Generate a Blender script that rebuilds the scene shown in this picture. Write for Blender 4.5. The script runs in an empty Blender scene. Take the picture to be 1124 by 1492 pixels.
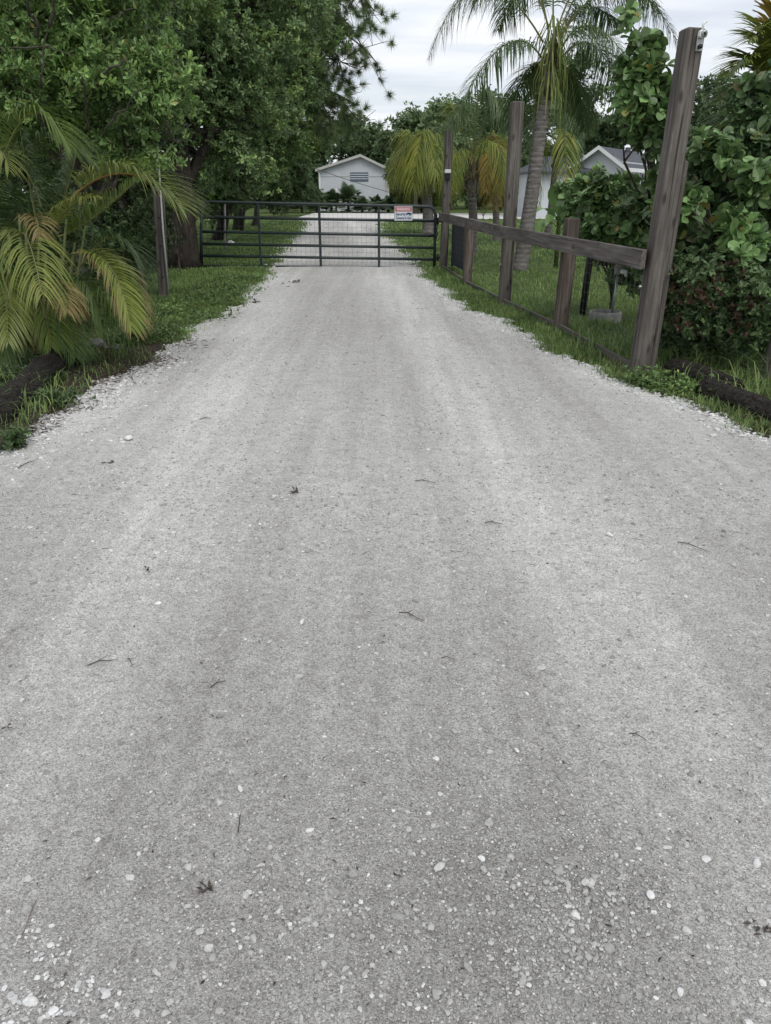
import bpy, math, random
import numpy as np
from mathutils import Vector, Matrix

random.seed(7)
RNG = np.random.default_rng(7)
scene = bpy.context.scene
COL = scene.collection
R = math.radians

# ------------------------------------------------------------------ camera model
FPX, CX, CY, HCAM = 1120.0, 562.0, 746.0, 1.48
PITCH = math.atan((746 - 282) / FPX)
CP, SP = math.cos(PITCH), math.sin(PITCH)

def ray(px, py):
    u, v = (px - CX) / FPX, (CY - py) / FPX
    return Vector((u, CP + v * SP, -SP + v * CP))

def G(px, py, z=0.0):                    # where a line of sight meets the level z
    r = ray(px, py); t = (z - HCAM) / r.z
    return Vector((r.x * t, r.y * t, z))

def P(px, py, Y):                        # a point at ground distance Y
    r = ray(px, py); t = Y / r.y
    return Vector((r.x * t, Y, HCAM + r.z * t))

def M_PX(Y, z=1.5):                      # metres per photo pixel at that place
    return (Y * CP - (z - HCAM) * SP) / FPX

# ------------------------------------------------------------------ object helpers
def tag(o, label=None, cat=None, group=None, kind=None):
    if label: o['label'] = label
    if cat: o['category'] = cat
    if group: o['group'] = group
    if kind: o['kind'] = kind
    return o

def empty(name, loc, label, cat, group=None):
    o = bpy.data.objects.new(name, None); COL.objects.link(o)
    o.location = loc; o.empty_display_size = 0.2
    return tag(o, label, cat, group)

def npmesh(name, V, groups, mats, parent=None, loc=None, smooth=True):
    """V (n,3) in world space; groups = [(faces (m,k), material index)]; origin placed at parent or loc"""
    V = np.asarray(V, dtype=np.float64).reshape(-1, 3)
    org = np.array(parent.location if parent is not None and parent.type == 'EMPTY' else (loc if loc is not None else (0, 0, 0)))
    if parent is not None and parent.type != 'EMPTY':
        org = np.array(parent.matrix_world.translation if parent.parent is None else (parent.location + parent.parent.location))
    me = bpy.data.meshes.new(name)
    W = (V - org).astype(np.float32)
    me.vertices.add(len(W)); me.vertices.foreach_set('co', W.ravel())
    idx = np.concatenate([np.asarray(f, dtype=np.int32).ravel() for f, _ in groups])
    tot = np.concatenate([np.full(len(f), np.asarray(f).shape[1], dtype=np.int32) for f, _ in groups])
    mi = np.concatenate([np.full(len(f), m, dtype=np.int32) for f, m in groups])
    st = np.concatenate([[0], np.cumsum(tot)[:-1]]).astype(np.int32)
    me.loops.add(len(idx)); me.loops.foreach_set('vertex_index', idx)
    me.polygons.add(len(tot)); me.polygons.foreach_set('loop_start', st)
    me.polygons.foreach_set('loop_total', tot)
    me.polygons.foreach_set('material_index', mi)
    me.polygons.foreach_set('use_smooth', np.full(len(tot), bool(smooth)))
    for m in (mats if isinstance(mats, (list, tuple)) else [mats]): me.materials.append(m)
    me.update(calc_edges=True); me.validate()
    o = bpy.data.objects.new(name, me); COL.objects.link(o)
    if parent is not None: o.parent = parent
    else: o.location = org
    return o

class MB:                                # collects shapes of one mesh
    def __init__(s): s.v = []; s.g = []; s.n = 0
    def add(s, V, F, m=0):
        V = np.asarray(V, float).reshape(-1, 3)
        byk = {}
        for f in F: byk.setdefault(len(f), []).append(f)
        for k, fs in byk.items(): s.g.append((np.array(fs, dtype=np.int64) + s.n, m))
        s.v.append(V); s.n += len(V)
    def addnp(s, V, F, m=0):
        s.g.append((np.asarray(F, dtype=np.int64) + s.n, m)); s.v.append(V); s.n += len(V)
    def box(s, c, d, m=0, bev=0.0, rot=None):
        c = np.array(c, float); hx, hy, hz = np.array(d, float) / 2
        if bev <= 0:
            V = np.array([[x, y, z] for z in (-hz, hz) for x, y in ((-hx, -hy), (hx, -hy), (hx, hy), (-hx, hy))])
            F = [(3, 2, 1, 0), (4, 5, 6, 7), (0, 1, 5, 4), (1, 2, 6, 5), (2, 3, 7, 6), (3, 0, 4, 7)]
        else:
            b = bev
            ring = [(-hx + b, -hy), (hx - b, -hy), (hx, -hy + b), (hx, hy - b), (hx - b, hy), (-hx + b, hy), (-hx, hy - b), (-hx, -hy + b)]
            sx, sy = (hx - b) / hx, (hy - b) / hy
            V = [(x * sx, y * sy, -hz) for x, y in ring] + [(x, y, -hz + b) for x, y in ring] + [(x, y, hz - b) for x, y in ring] + [(x * sx, y * sy, hz) for x, y in ring]
            V = np.array(V); F = [tuple(range(7, -1, -1)), tuple(range(24, 32))]
            for l in range(3):
                for i in range(8):
                    j = (i + 1) % 8; F.append((l * 8 + i, l * 8 + j, l * 8 + 8 + j, l * 8 + 8 + i))
        if rot is not None: V = V @ np.array(rot).T
        s.add(V + c, F, m)
    def tube(s, pts, rad, seg=8, m=0, cap=True, wob=0.0):
        pts = np.array([tuple(p) for p in pts], float); n = len(pts)
        rad = np.full(n, rad) if np.isscalar(rad) else np.array(rad, float)
        t = np.gradient(pts, axis=0) if n > 1 else np.array([[0, 0, 1.]])
        t /= np.linalg.norm(t, axis=1)[:, None] + 1e-9
        ref = np.array([0, 0, 1.]) if abs(t[0][2]) < .9 else np.array([1., 0, 0])
        V = []
        a = np.cross(t[0], ref); a /= np.linalg.norm(a)
        for i in range(n):
            a = a - t[i] * np.dot(a, t[i]); a /= np.linalg.norm(a) + 1e-9
            b = np.cross(t[i], a)
            for k in range(seg):
                th = 2 * math.pi * k / seg
                rr = rad[i] * (1 + (RNG.uniform(-wob, wob) if wob else 0))
                V.append(pts[i] + rr * (math.cos(th) * a + math.sin(th) * b))
        F = []
        for i in range(n - 1):
            for k in range(seg):
                k2 = (k + 1) % seg
                F.append((i * seg + k, i * seg + k2, (i + 1) * seg + k2, (i + 1) * seg + k))
        if cap: F += [tuple(range(seg - 1, -1, -1)), tuple(range((n - 1) * seg, n * seg))]
        s.add(V, F, m)
    def build(s, name, mats, parent=None, loc=None, smooth=False):
        return npmesh(name, np.concatenate(s.v), s.g, mats, parent, loc, smooth)

def beam(name, p0, p1, w, d, mat, parent, side=None, bev=0.008, slices=1):
    """board along its own local Z from p0 to p1 (so that the grain runs along it)"""
    p0, p1 = Vector(p0), Vector(p1); z = (p1 - p0); L = z.length; z.normalize()
    x = Vector(side) if side is not None else Vector((1, 0, 0))
    x = (x - z * x.dot(z)).normalized(); y = z.cross(x)
    mb = MB(); mb.box((0, 0, L / 2), (w, d, L), 0, bev)
    o = mb.build(name, mat, None, (0, 0, 0))
    Mx = Matrix((x, y, z)).transposed().to_4x4(); Mx.translation = p0 - (parent.location if parent else Vector())
    if parent: o.parent = parent
    o.matrix_basis = Mx
    return o

# ------------------------------------------------------------------ materials
def newmat(name):
    m = bpy.data.materials.new(name); m.use_nodes = True
    nt = m.node_tree; b = nt.nodes['Principled BSDF']
    return m, nt, b

def N(nt, typ, **kw):
    n = nt.nodes.new(typ)
    for k, v in kw.items():
        if k in n.inputs: n.inputs[k].default_value = v
        else: setattr(n, k, v)
    return n

def ramp(nt, fac, stops):
    r = nt.nodes.new('ShaderNodeValToRGB'); e = r.color_ramp.elements
    while len(e) < len(stops): e.new(0.5)
    for el, (p, c) in zip(e, stops): el.position = p; el.color = (*c, 1)
    nt.links.new(fac, r.inputs['Fac']); return r.outputs['Color']

def noise(nt, vec, scale, detail=4, rough=.55, dist=0):
    n = N(nt, 'ShaderNodeTexNoise', Scale=scale, Detail=detail, Roughness=rough, Distortion=dist)
    if vec is not None: nt.links.new(vec, n.inputs['Vector'])
    return n.outputs['Fac']

def mix(nt, fac, a, b, mode='MIX'):
    n = nt.nodes.new('ShaderNodeMix'); n.data_type = 'RGBA'; n.blend_type = mode
    for s, v in ((0, fac), (6, a), (7, b)):
        if isinstance(v, (int, float)): n.inputs[s].default_value = v
        elif isinstance(v, tuple): n.inputs[s].default_value = (*v, 1)
        else: nt.links.new(v, n.inputs[s])
    return n.outputs[2]

def math_n(nt, op, a, b=0.0, clamp=False):
    n = nt.nodes.new('ShaderNodeMath'); n.operation = op; n.use_clamp = clamp
    for i, v in enumerate((a, b)):
        if isinstance(v, (int, float)): n.inputs[i].default_value = v
        else: nt.links.new(v, n.inputs[i])
    return n.outputs[0]

def objvec(nt, scale=(1, 1, 1)):
    tc = nt.nodes.new('ShaderNodeTexCoord'); mp = nt.nodes.new('ShaderNodeMapping')
    mp.inputs['Scale'].default_value = scale
    nt.links.new(tc.outputs['Object'], mp.inputs['Vector']); return mp.outputs['Vector']

def bump(nt, b, h, strength=.5, dist=.01):
    n = N(nt, 'ShaderNodeBump', Strength=strength, Distance=dist)
    nt.links.new(h, n.inputs['Height']); nt.links.new(n.outputs['Normal'], b.inputs['Normal'])

def leaf_mat(name, cols, rough=.5, spec=.35, trans=.28, clump=1.2, clump_amt=.45, gain=2.0, red=.62, blue=.33, rare=None, young=0.0):
    m, nt, b = newmat(name)
    geo = nt.nodes.new('ShaderNodeNewGeometry')
    cols = [tuple(min(.5, q * gain) for q in (max(k[0], red * k[1]), k[1], max(k[2], blue * k[1]))) for k in cols]
    sc_ = .95 if rare else 1.0
    c = ramp(nt, geo.outputs['Random Per Island'], [(i / (len(cols) - 1) * sc_, k) for i, k in enumerate(cols)] + ([(.985, rare)] if rare else []))
    nz = noise(nt, objvec(nt), clump, 3)
    v = ramp(nt, nz, [(.3, (1 - clump_amt,) * 3), (.7, (1 + clump_amt,) * 3)])
    c = mix(nt, 1.0, c, v, 'MULTIPLY')
    if young:                                # sprays of paler new growth
        yf = ramp(nt, noise(nt, objvec(nt), young, 3, .6), [(.54, (0, 0, 0)), (.66, (1, 1, 1))])
        c = mix(nt, yf, c, mix(nt, 1, c, (1.75, 1.6, 1.35), 'MULTIPLY'))
    nt.links.new(c, b.inputs['Base Color'])
    b.inputs['Roughness'].default_value = rough; b.inputs['Specular IOR Level'].default_value = spec
    tr = nt.nodes.new('ShaderNodeBsdfTranslucent'); nt.links.new(c, tr.inputs['Color'])
    mx = nt.nodes.new('ShaderNodeMixShader'); mx.inputs[0].default_value = trans
    nt.links.new(b.outputs[0], mx.inputs[1]); nt.links.new(tr.outputs[0], mx.inputs[2])
    nt.links.new(mx.outputs[0], nt.nodes['Material Output'].inputs['Surface'])
    return m

def plain(name, col, rough=.6, metal=0, spec=.4, var=.25, vs=8.0, bmp=0.0):
    m, nt, b = newmat(name)
    nz = noise(nt, objvec(nt), vs, 5)
    c = ramp(nt, nz, [(.25, tuple(max(0, k * (1 - var)) for k in col)), (.75, tuple(k * (1 + var) for k in col))])
    nt.links.new(c, b.inputs['Base Color'])
    b.inputs['Roughness'].default_value = rough; b.inputs['Metallic'].default_value = metal
    b.inputs['Specular IOR Level'].default_value = spec
    if bmp: bump(nt, b, noise(nt, objvec(nt), vs * 4, 5), bmp, .01)
    return m

def wood_mat(name, c1, c2, c3):
    m, nt, b = newmat(name)
    g = noise(nt, objvec(nt, (45, 45, 1.6)), 1.0, 6, .65, .4)
    big = noise(nt, objvec(nt, (6, 6, 1.2)), 1.0, 3)
    c = ramp(nt, g, [(.28, c1), (.5, c2), (.72, c3)])
    v = ramp(nt, big, [(.3, (.62,) * 3), (.7, (1.25,) * 3)])
    c = mix(nt, 1.0, c, v, 'MULTIPLY')
    kn = N(nt, 'ShaderNodeTexVoronoi', Scale=1.0); nt.links.new(objvec(nt, (7, 7, 2.6)), kn.inputs['Vector'])
    kf = ramp(nt, kn.outputs['Distance'], [(.06, (.25, .22, .2)), (.16, (1, 1, 1))])
    c = mix(nt, .8, c, kf, 'MULTIPLY')
    ck = ramp(nt, noise(nt, objvec(nt, (26, 26, .55)), 1.3, 3, .5, .25), [(.345, (.22, .2, .19)), (.375, (1, 1, 1))])
    c = mix(nt, .85, c, ck, 'MULTIPLY')
    gy_ = ramp(nt, noise(nt, objvec(nt, (5, 5, 2.2)), 1.3, 5, .7), [(.5, (0, 0, 0)), (.7, (.55, .55, .55))])
    c = mix(nt, gy_, c, mix(nt, 1, c, (1.5, 1.52, 1.5), 'MULTIPLY'))
    nt.links.new(c, b.inputs['Base Color']); b.inputs['Roughness'].default_value = .85
    b.inputs['Specular IOR Level'].default_value = .2
    bump(nt, b, math_n(nt, 'ADD', g, ck), .55, .006)
    return m

def bark_mat(name, c1, c2, sc=(9, 9, 2.5), st=.9):
    m, nt, b = newmat(name)
    g = noise(nt, objvec(nt, sc), 1.6, 6, .65, .6)
    c = ramp(nt, g, [(.3, c1), (.68, c2)])
    l = ramp(nt, noise(nt, objvec(nt), 3, 3), [(.35, (.7, .72, .7)), (.7, (1.25, 1.22, 1.15))])
    nt.links.new(mix(nt, 1, c, l, 'MULTIPLY'), b.inputs['Base Color'])
    b.inputs['Roughness'].default_value = .9; b.inputs['Specular IOR Level'].default_value = .15
    bump(nt, b, g, st, .03)
    return m

W_POST = wood_mat('weathered_post_wood', (.060, .053, .047), (.110, .098, .088), (.180, .163, .150))
W_RAIL = wood_mat('weathered_rail_wood', (.065, .058, .053), (.120, .108, .098), (.20, .182, .168))
W_BROWN = wood_mat('brown_post_wood', (.046, .035, .029), (.110, .087, .075), (.185, .155, .137))
M_GATE = plain('dark_green_gate_paint', (.016, .026, .027), .42, 0, .5, .35, 5, .1)
M_WIRE = plain('galvanised_wire', (.16, .17, .17), .45, .7, .5)
M_BLACK = plain('black_plastic', (.012, .013, .015), .5)
M_NAVY = plain('dark_blue_sheet', (.006, .012, .022), .55, 0, .4, .3, 4, .2)
M_WHITE = plain('white_plastic', (.72, .72, .71), .45, 0, .4, .08, 20)
M_STEEL = plain('dull_steel', (.38, .39, .38), .4, .75, .5, .2, 14)
M_PIPE = plain('pale_conduit', (.5, .5, .49), .5, .1, .4, .2, 10)
M_CONC = plain('grey_concrete', (.28, .275, .26), .9, 0, .2, .35, 18, .5)
M_BARK = bark_mat('dark_tree_bark', (.018, .015, .013), (.075, .065, .058))
M_BARKP = bark_mat('branch_bark', (.04, .036, .03), (.14, .125, .11))
M_STEM = plain('green_stem', (.075, .095, .028), .6, 0, .3, .3, 6)
M_LOG = bark_mat('charred_log_wood', (.006, .0055, .005), (.050, .045, .041), (9, 22, 30), 1.0)
M_ROCK = plain('grey_rock', (.17, .168, .16), .9, 0, .2, .4, 9, .7)

def palm_trunk_mat(name, c1, c2):
    m, nt, b = newmat(name)
    w = N(nt, 'ShaderNodeTexWave', Scale=1.0, Distortion=4.5, Detail=4.0); w.bands_direction = 'Z'
    w.inputs['Detail Scale'].default_value = 2.0
    nt.links.new(objvec(nt, (.6, .6, 3.4)), w.inputs['Vector'])
    g = noise(nt, objvec(nt, (7, 7, 16)), 1.2, 6, .6)
    c = ramp(nt, g, [(.3, c1), (.7, c2)])
    k = ramp(nt, w.outputs['Fac'], [(.02, (.68, .66, .65)), (.12, (1, 1, 1))])
    nt.links.new(mix(nt, .85, c, k, 'MULTIPLY'), b.inputs['Base Color'])
    b.inputs['Roughness'].default_value = .9; b.inputs['Specular IOR Level'].default_value = .15
    bump(nt, b, math_n(nt, 'ADD', g, math_n(nt, 'MULTIPLY', w.outputs['Fac'], .4)), .6, .02)
    return m
M_PTRUNK = palm_trunk_mat('ringed_palm_trunk', (.085, .078, .072), (.215, .20, .188))
M_PFIBRE = bark_mat('palm_boot_fibre', (.09, .07, .045), (.26, .22, .15), (16, 16, 4))

L_OAK = leaf_mat('oak_leaf', [(.018, .042, .013), (.032, .072, .020), (.052, .105, .028), (.085, .15, .042)], .45, .4, young=1.1, rare=(.17, .15, .06))
L_OAKB = leaf_mat('blue_green_leaf', [(.022, .048, .020), (.040, .080, .030), (.066, .115, .044), (.10, .16, .064)], .42, .5, young=1.2, rare=(.17, .16, .06), gain=2.3, blue=.34, red=.64)
L_BRIGHT = leaf_mat('bright_leaf', [(.030, .062, .018), (.055, .105, .028), (.088, .155, .042), (.13, .20, .06)], .45, .4, gain=2.3, young=1.8, rare=(.24, .22, .07))
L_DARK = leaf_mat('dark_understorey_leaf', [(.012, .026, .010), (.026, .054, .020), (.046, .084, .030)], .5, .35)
L_FAR = leaf_mat('far_leaf', [(.030, .055, .022), (.048, .082, .030), (.072, .112, .044)], .6, .25, .25, .35, gain=2.0, red=.66, blue=.46)
L_FARY = leaf_mat('far_yellow_leaf', [(.042, .070, .022), (.075, .112, .034), (.11, .15, .05)], .6, .25, .25, .35, gain=2.0, red=.66, blue=.46)
L_PINE = leaf_mat('pine_needle', [(.030, .048, .020), (.048, .072, .028), (.075, .10, .04)], .55, .3, .25, .6, gain=2.2)
L_CLUSIA = leaf_mat('broad_glossy_leaf', [(.022, .055, .020), (.036, .080, .026), (.058, .115, .034), (.10, .17, .055)], .38, .45, .22, 1.6, red=.60, blue=.36, gain=2.2, rare=(.26, .23, .06))
L_CLUSIAD = leaf_mat('broad_dark_leaf', [(.014, .036, .016), (.024, .055, .022), (.040, .082, .032)], .36, .5, .18, 1.6, red=.60, blue=.38, gain=2.7, rare=(.17, .15, .05))
L_VINE = leaf_mat('vine_leaf', [(.014, .036, .015), (.026, .056, .022), (.045, .085, .032)], .45, .4, .2, 2, gain=2.4)
L_RED = leaf_mat('rust_red_bud', [(.065, .042, .028), (.092, .058, .038), (.12, .08, .05)], gain=1.0, rough=.6, spec=.3, trans=.2, clump=3)
L_QUEEN = leaf_mat('queen_palm_leaf', [(.024, .046, .020), (.040, .070, .026), (.062, .10, .036)], .45, .4, .25, .8, .25)
L_QUEENY = leaf_mat('yellowing_palm_leaf', [(.065, .095, .020), (.105, .135, .026), (.20, .19, .040)], gain=1.9, rough=.5, spec=.3, trans=.35, clump=.8, clump_amt=.25, blue=.17)
L_QUEENB = leaf_mat('ochre_palm_leaf', [(.16, .115, .025), (.22, .155, .035), (.28, .21, .06)], gain=1.15, rough=.5, spec=.3, trans=.35, clump=.8, clump_amt=.25, blue=.17)
L_HANG = leaf_mat('hanging_leaflet', [(.05, .075, .022), (.085, .11, .03), (.14, .15, .05)], .5, .3, .3, .8, .25, blue=.17)
L_ARECA = leaf_mat('areca_leaf', [(.040, .066, .014), (.065, .098, .020), (.10, .135, .028)], gain=1.7, rough=.42, spec=.4, trans=.28, clump=.9, clump_amt=.2, blue=.17)
L_ARECAL = leaf_mat('areca_light_leaf', [(.065, .095, .022), (.10, .13, .03), (.14, .165, .045)], .42, .4, .32, .9, .2, gain=1.6, blue=.17)
L_ARECAD = leaf_mat('areca_dark_leaf', [(.022, .046, .016), (.036, .066, .020), (.054, .088, .026)], .42, .4, .25, .9, .2, blue=.17)
L_ARECAY = leaf_mat('areca_yellow_leaf', [(.075, .10, .020), (.115, .14, .028), (.16, .175, .045)], gain=1.5, rough=.42, spec=.4, trans=.3, clump=.9, clump_amt=.2, blue=.17)
L_ARECAB = leaf_mat('areca_browned_leaf', [(.13, .10, .04), (.18, .14, .055), (.22, .18, .075)], gain=1.15, rough=.5, spec=.3, trans=.25, clump=.9, clump_amt=.2)
M_RACHIS = plain('frond_rib', (.13, .13, .035), .5, 0, .4, .3, 4)
M_RACHISO = plain('orange_frond_rib', (.20, .11, .03), .5, 0, .4, .3, 4)

# ------------------------------------------------------------------ foliage generators
def norm(a): return a / (np.linalg.norm(a, axis=-1, keepdims=True) + 1e-9)

def tmpl(kind):
    if kind == 'small':      # pointed, folded leaf
        v = [(0, 0, 0), (.5, .55, .10), (0, 1, -.06), (-.5, .55, .10), (0, .5, 0)]
        f = [(0, 1, 4), (1, 2, 4), (2, 3, 4), (3, 0, 4)]
    elif kind == 'oval':     # small leaf, broadest near its rounded end
        v = [(0, 0, 0), (.30, .38, .07), (.5, .72, .06), (.22, .97, -.04), (-.22, .97, -.06), (-.5, .72, .04), (-.30, .38, .05), (0, .6, -.03)]
        f = [(0, 1, 7), (1, 2, 7), (2, 3, 7), (3, 4, 7), (4, 5, 7), (5, 6, 7), (6, 0, 7)]
    elif kind == 'diamond':
        v = [(0, 0, 0), (.5, .5, .08), (0, 1, 0), (-.5, .5, .08)]; f = [(0, 1, 2), (0, 2, 3)]
    elif kind == 'obov':     # broad paddle leaf with a rounded end
        xs = [(.10, .12), (.32, .38), (.49, .66), (.40, .88), (.16, .99)]
        v = [(0, 0, 0)] + [(x, y, .22 * x - .20 * y * y) for x, y in xs] + [(0, 1.0, -.22)] + [(-x, y, .16 * x - .16 * y * y) for x, y in reversed(xs)] + [(0, .3, -.02), (0, .72, -.11)]
        n = 12
        f = [(0, 1, 12), (1, 2, 12), (2, 13, 12), (2, 3, 13), (3, 4, 13), (4, 5, 13), (5, 6, 13), (6, 7, 13), (7, 8, 13), (8, 9, 13), (9, 10, 13), (10, 12, 13), (10, 11, 12), (11, 0, 12)]
    elif kind == 'needle':
        v = [(-.5, 0, 0), (.5, 0, 0), (0, 1, -.08)]; f = [(0, 1, 2)]
    return np.array(v, float), np.array(f, dtype=np.int64)

def place(T, pos, ydir, nrm, L, W):
    """copies of the template at pos: y axis along ydir, z near nrm"""
    tv, tf = T; n = len(pos)
    y = norm(ydir); x = norm(np.cross(y, nrm)); z = np.cross(x, y)
    V = pos[:, None, :] + tv[None, :, 0:1] * (x * W[:, None])[:, None, :] + tv[None, :, 1:2] * (y * L[:, None])[:, None, :] + tv[None, :, 2:3] * (z * L[:, None])[:, None, :]
    F = tf[None] + (np.arange(n) * len(tv))[:, None, None]
    return V.reshape(-1, 3), F.reshape(-1, tf.shape[1])

def rosettes(pos, axis, k, L, W, beta, kind, lvar=.3, along=0.0):
    n = len(pos); axis = norm(axis)
    ref = norm(RNG.normal(size=(n, 3))); u = norm(np.cross(axis, ref)); w = np.cross(axis, u)
    th = (np.arange(k)[None] * 2.39996 + RNG.uniform(0, 6.28, (n, 1)) + RNG.normal(0, .25, (n, k)))
    b = R(beta) + RNG.normal(0, .28, (n, k))
    rad = np.cos(th)[..., None] * u[:, None] + np.sin(th)[..., None] * w[:, None]
    d = np.cos(b)[..., None] * axis[:, None] + np.sin(b)[..., None] * rad
    nr = np.sin(b)[..., None] * axis[:, None] - np.cos(b)[..., None] * rad + RNG.normal(0, .2, (n, k, 3))
    p = np.repeat(pos[:, None], k, 1) - axis[:, None] * (along * (np.arange(k) / k))[None, :, None]
    l = L * RNG.uniform(1 - lvar * 1.4, 1 + lvar, (n, k))
    return place(tmpl(kind), p.reshape(-1, 3), d.reshape(-1, 3), nr.reshape(-1, 3), l.ravel(), l.ravel() * W)

def Cl(px, py, Y, rpx, sq=.85, dy=1.0):          # a leaf clump of a crown
    c = P(px, py, Y); r = rpx * M_PX(Y, c.z)
    return (np.array(c), np.array((r, r * dy, r * sq)))

def shoots(clumps, n, hollow=.35, up=.45):
    w = np.array([c[1][0] * c[1][2] for c in clumps]) ** .9; w /= w.sum()
    ids = RNG.choice(len(clumps), n, p=w)
    C = np.array([c[0] for c in clumps])[ids]; S = np.array([c[1] for c in clumps])[ids]
    d = norm(RNG.normal(size=(n, 3)))
    r = 1 - hollow * RNG.uniform(0, 1, n) ** 1.5 + RNG.normal(0, .09, n)
    # lumpy outline
    lump = 1 + .20 * np.sin(d[:, 0] * 5 + C[:, 2] * 3) * np.sin(d[:, 1] * 4 + C[:, 0] * 2) + .14 * np.sin(d[:, 2] * 8 + C[:, 0] * 5)
    pos = C + d * S * (r * lump)[:, None]
    pos[:, 2] = np.maximum(pos[:, 2], .04)
    ax = d * .6 + np.array([0, 0, up]) + RNG.normal(0, .35, (n, 3))
    return pos, ax

def sprigs(clumps, n, hollow=.35, up=.45, per=11, rad=.17):
    m = max(4, n // per); c, a = shoots(clumps, m, hollow, up)
    r_ = np.mean([q[1][0] for q in clumps]) * rad
    pos = np.repeat(c, per, 0) + RNG.normal(0, 1, (m * per, 3)) * np.array([r_, r_, r_ * .75]) * np.repeat(RNG.uniform(.5, 1.25, m), per)[:, None]
    pos[:, 2] = np.maximum(pos[:, 2], .04)
    return pos, np.repeat(norm(a), per, 0) * .8 + RNG.normal(0, .32, (m * per, 3))

def limb_path(a, b, n=7, sag=.12):
    a, b = np.array(a, float), np.array(b, float); L = np.linalg.norm(b - a)
    t = np.linspace(0, 1, n)[:, None]
    mid = np.array([0, 0, sag * L])
    p = a + (b - a) * t + mid * (4 * t * (1 - t)) + RNG.normal(0, .03 * L, (n, 3)) * (4 * t * (1 - t))
    return p

def wood(mb, base, fork, r0, clumps, seg=9, twig=True):
    base, fork = np.array(base, float), np.array(fork, float)
    n = 9; t = np.linspace(0, 1, n)[:, None]
    pts = base + (fork - base) * t + RNG.normal(0, .010 * np.linalg.norm(fork - base), (n, 3)) * np.array([1, 1, .2]) * (4 * t * (1 - t))
    rr = r0 * (1 - .45 * t[:, 0]) ; rr[0] *= 1.35; rr[1] *= 1.08
    mb.tube(pts, rr, 12 if seg > 6 else 7, 0, True, .05)
    for c, s in clumps:
        f = pts[RNG.integers(n // 2, n)] if RNG.random() < .5 else pts[-1]
        lp = limb_path(f, c)
        mb.tube(lp, np.linspace(r0 * .42, r0 * .10 + .008, len(lp)), max(5, seg - 3))
        if twig:
            for _ in range(4):
                d = norm(RNG.normal(size=3)); e = c + d * s * .8
                q = limb_path(lp[RNG.integers(3, len(lp))], e, 5, .05)
                mb.tube(q, np.linspace(r0 * .12 + .006, .006, 5), 5)

def tree(name, label, cat, base, fork, r0, clumps, n, k, L, W, leaf, kind='small', beta=60, group=None, bark=None, hollow=.35, up=.45, seg=9, twig=True, crown='crown', trunk='trunk', along=0.0, limbs=()):
    base = Vector(base)
    root = empty(name, base, label, cat, group)
    mb = MB(); wood(mb, base, fork, r0, clumps, seg, twig)
    for q0_, q1_, r_ in limbs:
        mb.tube(limb_path(q0_, q1_, 8, .04), np.linspace(r_, r_ * .45, 8), 6)
    mb.build(trunk, bark or M_BARK, root, smooth=True)
    pos, ax = sprigs(clumps, n, hollow, up, 12, .19) if kind in ('small', 'oval') and seg > 6 else shoots(clumps, n, hollow, up)
    V, F = rosettes(pos, ax, k, L, W, beta, kind, along=along)
    npmesh(crown, V, [(F, 0)], leaf, root, smooth=False)
    return root

def bez(a, c, b, n):
    t = np.linspace(0, 1, n)[:, None]
    a, c, b = (np.array(q, float) for q in (a, c, b))
    return a * (1 - t) ** 2 + 2 * c * t * (1 - t) + b * t ** 2

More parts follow.
